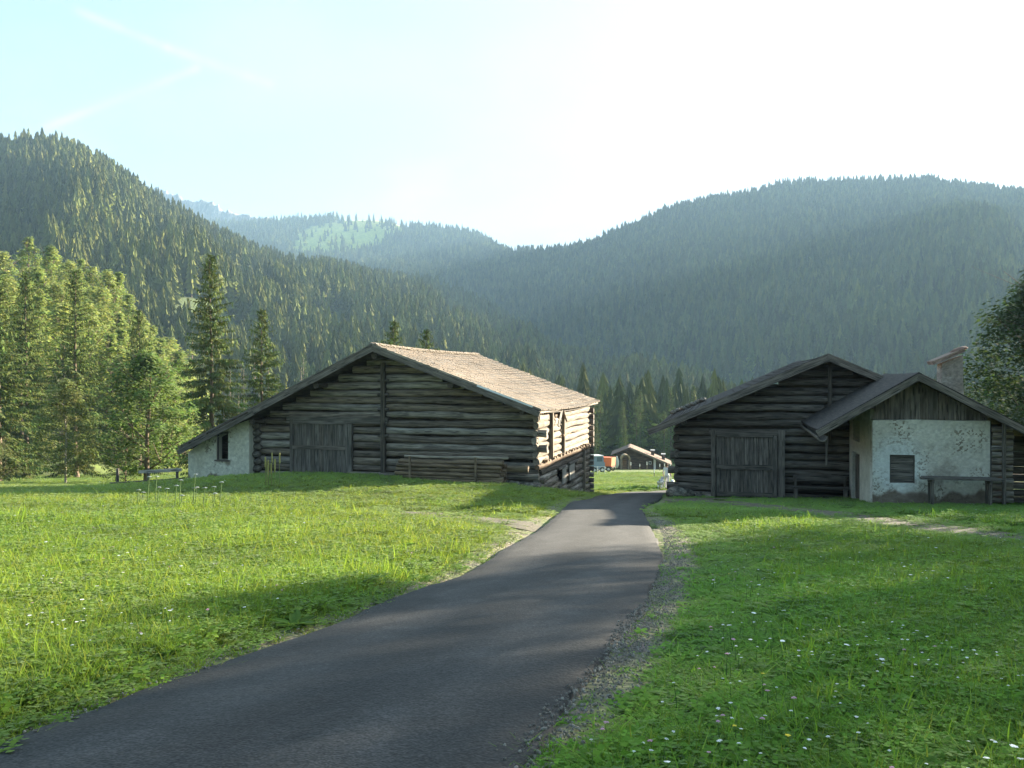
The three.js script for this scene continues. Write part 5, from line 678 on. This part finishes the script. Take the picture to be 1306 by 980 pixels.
  for (const [nm, g, c, n] of sets) { const ms = []; let guard = 0; while (ms.length < n && guard++ < 40000) { const D = 3.6 + 26 * Math.pow(R(), 1.5), x = (R() * 2 - 1) * (0.58 * D), z = -D; const clump = vnoise(x * 0.8 + 9, z * 0.8 + 9, nm.length); if (R() > clump * clump * 1.6 || roadGap(x, z) < 0.35 || pathGap(x, z) < 0.3) continue; const left = x < ROADX(D), hgt = (0.45 + 0.35 * R()) * (left ? 1.1 : 0.85), s = 0.8 + 0.5 * R(), m = new THREE.Matrix4().compose(V(x, ground(x, z), z), new THREE.Quaternion().setFromEuler(new THREE.Euler((R() - 0.5) * 0.3, R() * 6.3, (R() - 0.5) * 0.3)), V(s, hgt, s)); ms.push(m); stems.push(m); }
    const im = new THREE.InstancedMesh(g, fm, ms.length); im.name = nm; im.userData.kind = 'stuff'; ms.forEach((m, k) => { im.setMatrixAt(k, m); const q = 0.8 + 0.3 * R(); im.setColorAt(k, new THREE.Color().setRGB(...c.map((v) => v * q))); }); FG.add(shade(im)); }
  { const im = new THREE.InstancedMesh(stemG, fm, stems.length); im.name = 'flower_stems'; im.userData.kind = 'stuff'; stems.forEach((m, k) => im.setMatrixAt(k, m)); FG.add(shade(im)); }
  // gravel along the lane
  { const g = new THREE.IcosahedronGeometry(1, 0), ms = []; for (let i = 0; i < 10000; i++) { const t = R(), D = 3.5 + 26 * t * t, sideB = R() < 0.75; let x, z; if (sideB && D > 7 && D < 22.5 && R() < 0.8) { const L = PATHS[2].line, q = L[(R() * L.length) | 0]; x = q.x + (R() - 0.5) * 0.55; z = q.z + (R() - 0.5) * 0.9; } else { const q = ROAD[clamp(Math.round((0.05 + 0.5 * R()) * 220), 0, 220)], e = sideB ? q[1] : q[0]; x = e.x + (sideB ? 1 : -1) * Math.abs(R() + R() - 1) * 0.4 * (R() < 0.1 ? -1 : 1); z = e.z + (R() - 0.5) * 0.6; } if (roadGap(x, z) < -0.18) continue; if (!sideB && R() < 0.6) continue; const s = 0.004 + 0.011 * R() * R() * (sideB ? 1 : 0.6); ms.push(new THREE.Matrix4().compose(V(x, ground(x, z) + (roadGap(x, z) < 0 ? 0.03 : 0.012), z), new THREE.Quaternion().setFromEuler(new THREE.Euler(R() * 6, R() * 6, R() * 6)), V(s * 1.3, s * 0.8, s))); }
    const im = new THREE.InstancedMesh(g, stone.clone(), ms.length); im.material.map = null; im.material.color.setRGB(0.5, 0.47, 0.43); im.name = 'gravel'; ms.forEach((m, k) => { im.setMatrixAt(k, m); const q = 0.45 + 0.55 * R(); im.setColorAt(k, new THREE.Color().setRGB(q, q * 0.97, q * 0.92)); }); tag(im, 'loose grey gravel strewn along the edges of the lane', 'gravel', null, 'stuff'); scene.add(shade(im)); }
  // weeds worth a name of their own
  const leafPlant = (name, label, x, z, n, len, wid, up, seed) => { const Q = rng(seed), T = thing(name, label, 'plant', on(x, z)); for (let i = 0; i < n; i++) { const g = new Geo(), th = i * 2.4 + Q(), L = len * (0.6 + 0.6 * Q()), tilt = up * (0.5 + 0.8 * Q()), t = 0.7 + 0.5 * Q(), c = [0.12 * t, 0.22 * t, 0.035 * t], ca = Math.cos(th), sa = Math.sin(th); let p = null; for (let k = 0; k <= 6; k++) { const f = k / 6, out = L * f * Math.cos(tilt * (1 - f * 0.9)), y = L * f * Math.sin(tilt) * (1 - 0.55 * f), w = wid * L * Math.sin(Math.PI * Math.min(1, 0.06 + f * 0.94)) * (0.9 + 0.2 * Q()); const a = g.v(ca * out - sa * w, y + 0.015, sa * out + ca * w, c), m = g.v(ca * out, y - 0.01, sa * out, c), b = g.v(ca * out + sa * w, y + 0.015, sa * out - ca * w, c); if (p !== null) { g.t(p, a, p + 1); g.t(a, m, p + 1); g.t(p + 1, m, p + 2); g.t(m, b, p + 2); } p = a; } part('leaf', g.build(), gm, T); } };
  leafPlant('dock_plant', 'broad-leaved weed spreading at the asphalt edge beneath the meadow', -2.0, -8.3, 9, 0.26, 0.2, 0.7, 71); leafPlant('dock_plant', 'dark broad-leaved weed clump at the verge below the meadow', -2.75, -7.0, 11, 0.24, 0.16, 0.9, 72); leafPlant('dock_plant', 'tall broad-leaved dock growing amid clover and short grass', 1.55, -5.1, 9, 0.2, 0.15, 1.0, 73); leafPlant('dock_plant', 'broad-leaved dock deep in the tall meadow grass', -1.9, -14.6, 9, 0.34, 0.16, 0.9, 74); leafPlant('dock_plant', 'low broad-leaved plantain in the shady short grass', 1.25, -4.4, 8, 0.16, 0.17, 0.8, 75);
  { const T = thing('hogweed', 'tall white-flowered hogweed standing above the sunny meadow', 'plant', on(-8.0, -21.6)), Q = rng(81); for (let i = 0; i < 16; i++) { const x = (Q() - 0.5) * 2.2, z = (Q() - 0.5) * 1.4, h = 0.35 + 0.45 * Q(); bar('stem', T, plain(0.1, 0.16, 0.04), [x, -0.05, z], [x + 0.05, h, z], 0.009); const u = part('umbel', flower(90 + i, 0.05, 30, 0.35), fm, T); u.material = (() => { const k = fm.clone(); k.color.setRGB(0.8, 0.8, 0.74); return k; })(); u.position.set(x + 0.05, h - 0.3, z); } }
  { const T = thing('seed_stalks', 'clump of tall yellowing seed stalks in front of the barn', 'plant', on(-7.5, -28.2)), Q = rng(82); for (let i = 0; i < 9; i++) { const x = (Q() - 0.5) * 0.55, z = (Q() - 0.5) * 0.4, h = 0.55 + 0.45 * Q(); bar('stalk', T, plain(0.2, 0.22, 0.06), [x, -0.05, z], [x + 0.08 * (Q() - 0.5), h, z], 0.01); const k = part('seed_head', new THREE.CapsuleGeometry(0.026, 0.28, 4, 8), plain(0.3, 0.27, 0.09), T); k.position.set(x, h - 0.05, z); } }
  // rank herbs at the bend below the barn
  for (let i = 0; i < 16; i++) { const x = 4.4 + 0.32 * i + 1.2 * R(), z = -49.5 - i * 0.75 - 4 * R(); if (roadGap(x, z) < 0.5) continue; leafPlant('nettle_clump', 'rank green herbs on the sunny bank beyond the log barn', x, z, 30, 0.5 * (0.7 + 0.6 * R()), 0.2, 1.2, 600 + i); const o = scene.children.at(-1); o.userData.group = 'herbs on the bank beyond the barn'; }
}
renderer.render(scene, camera);
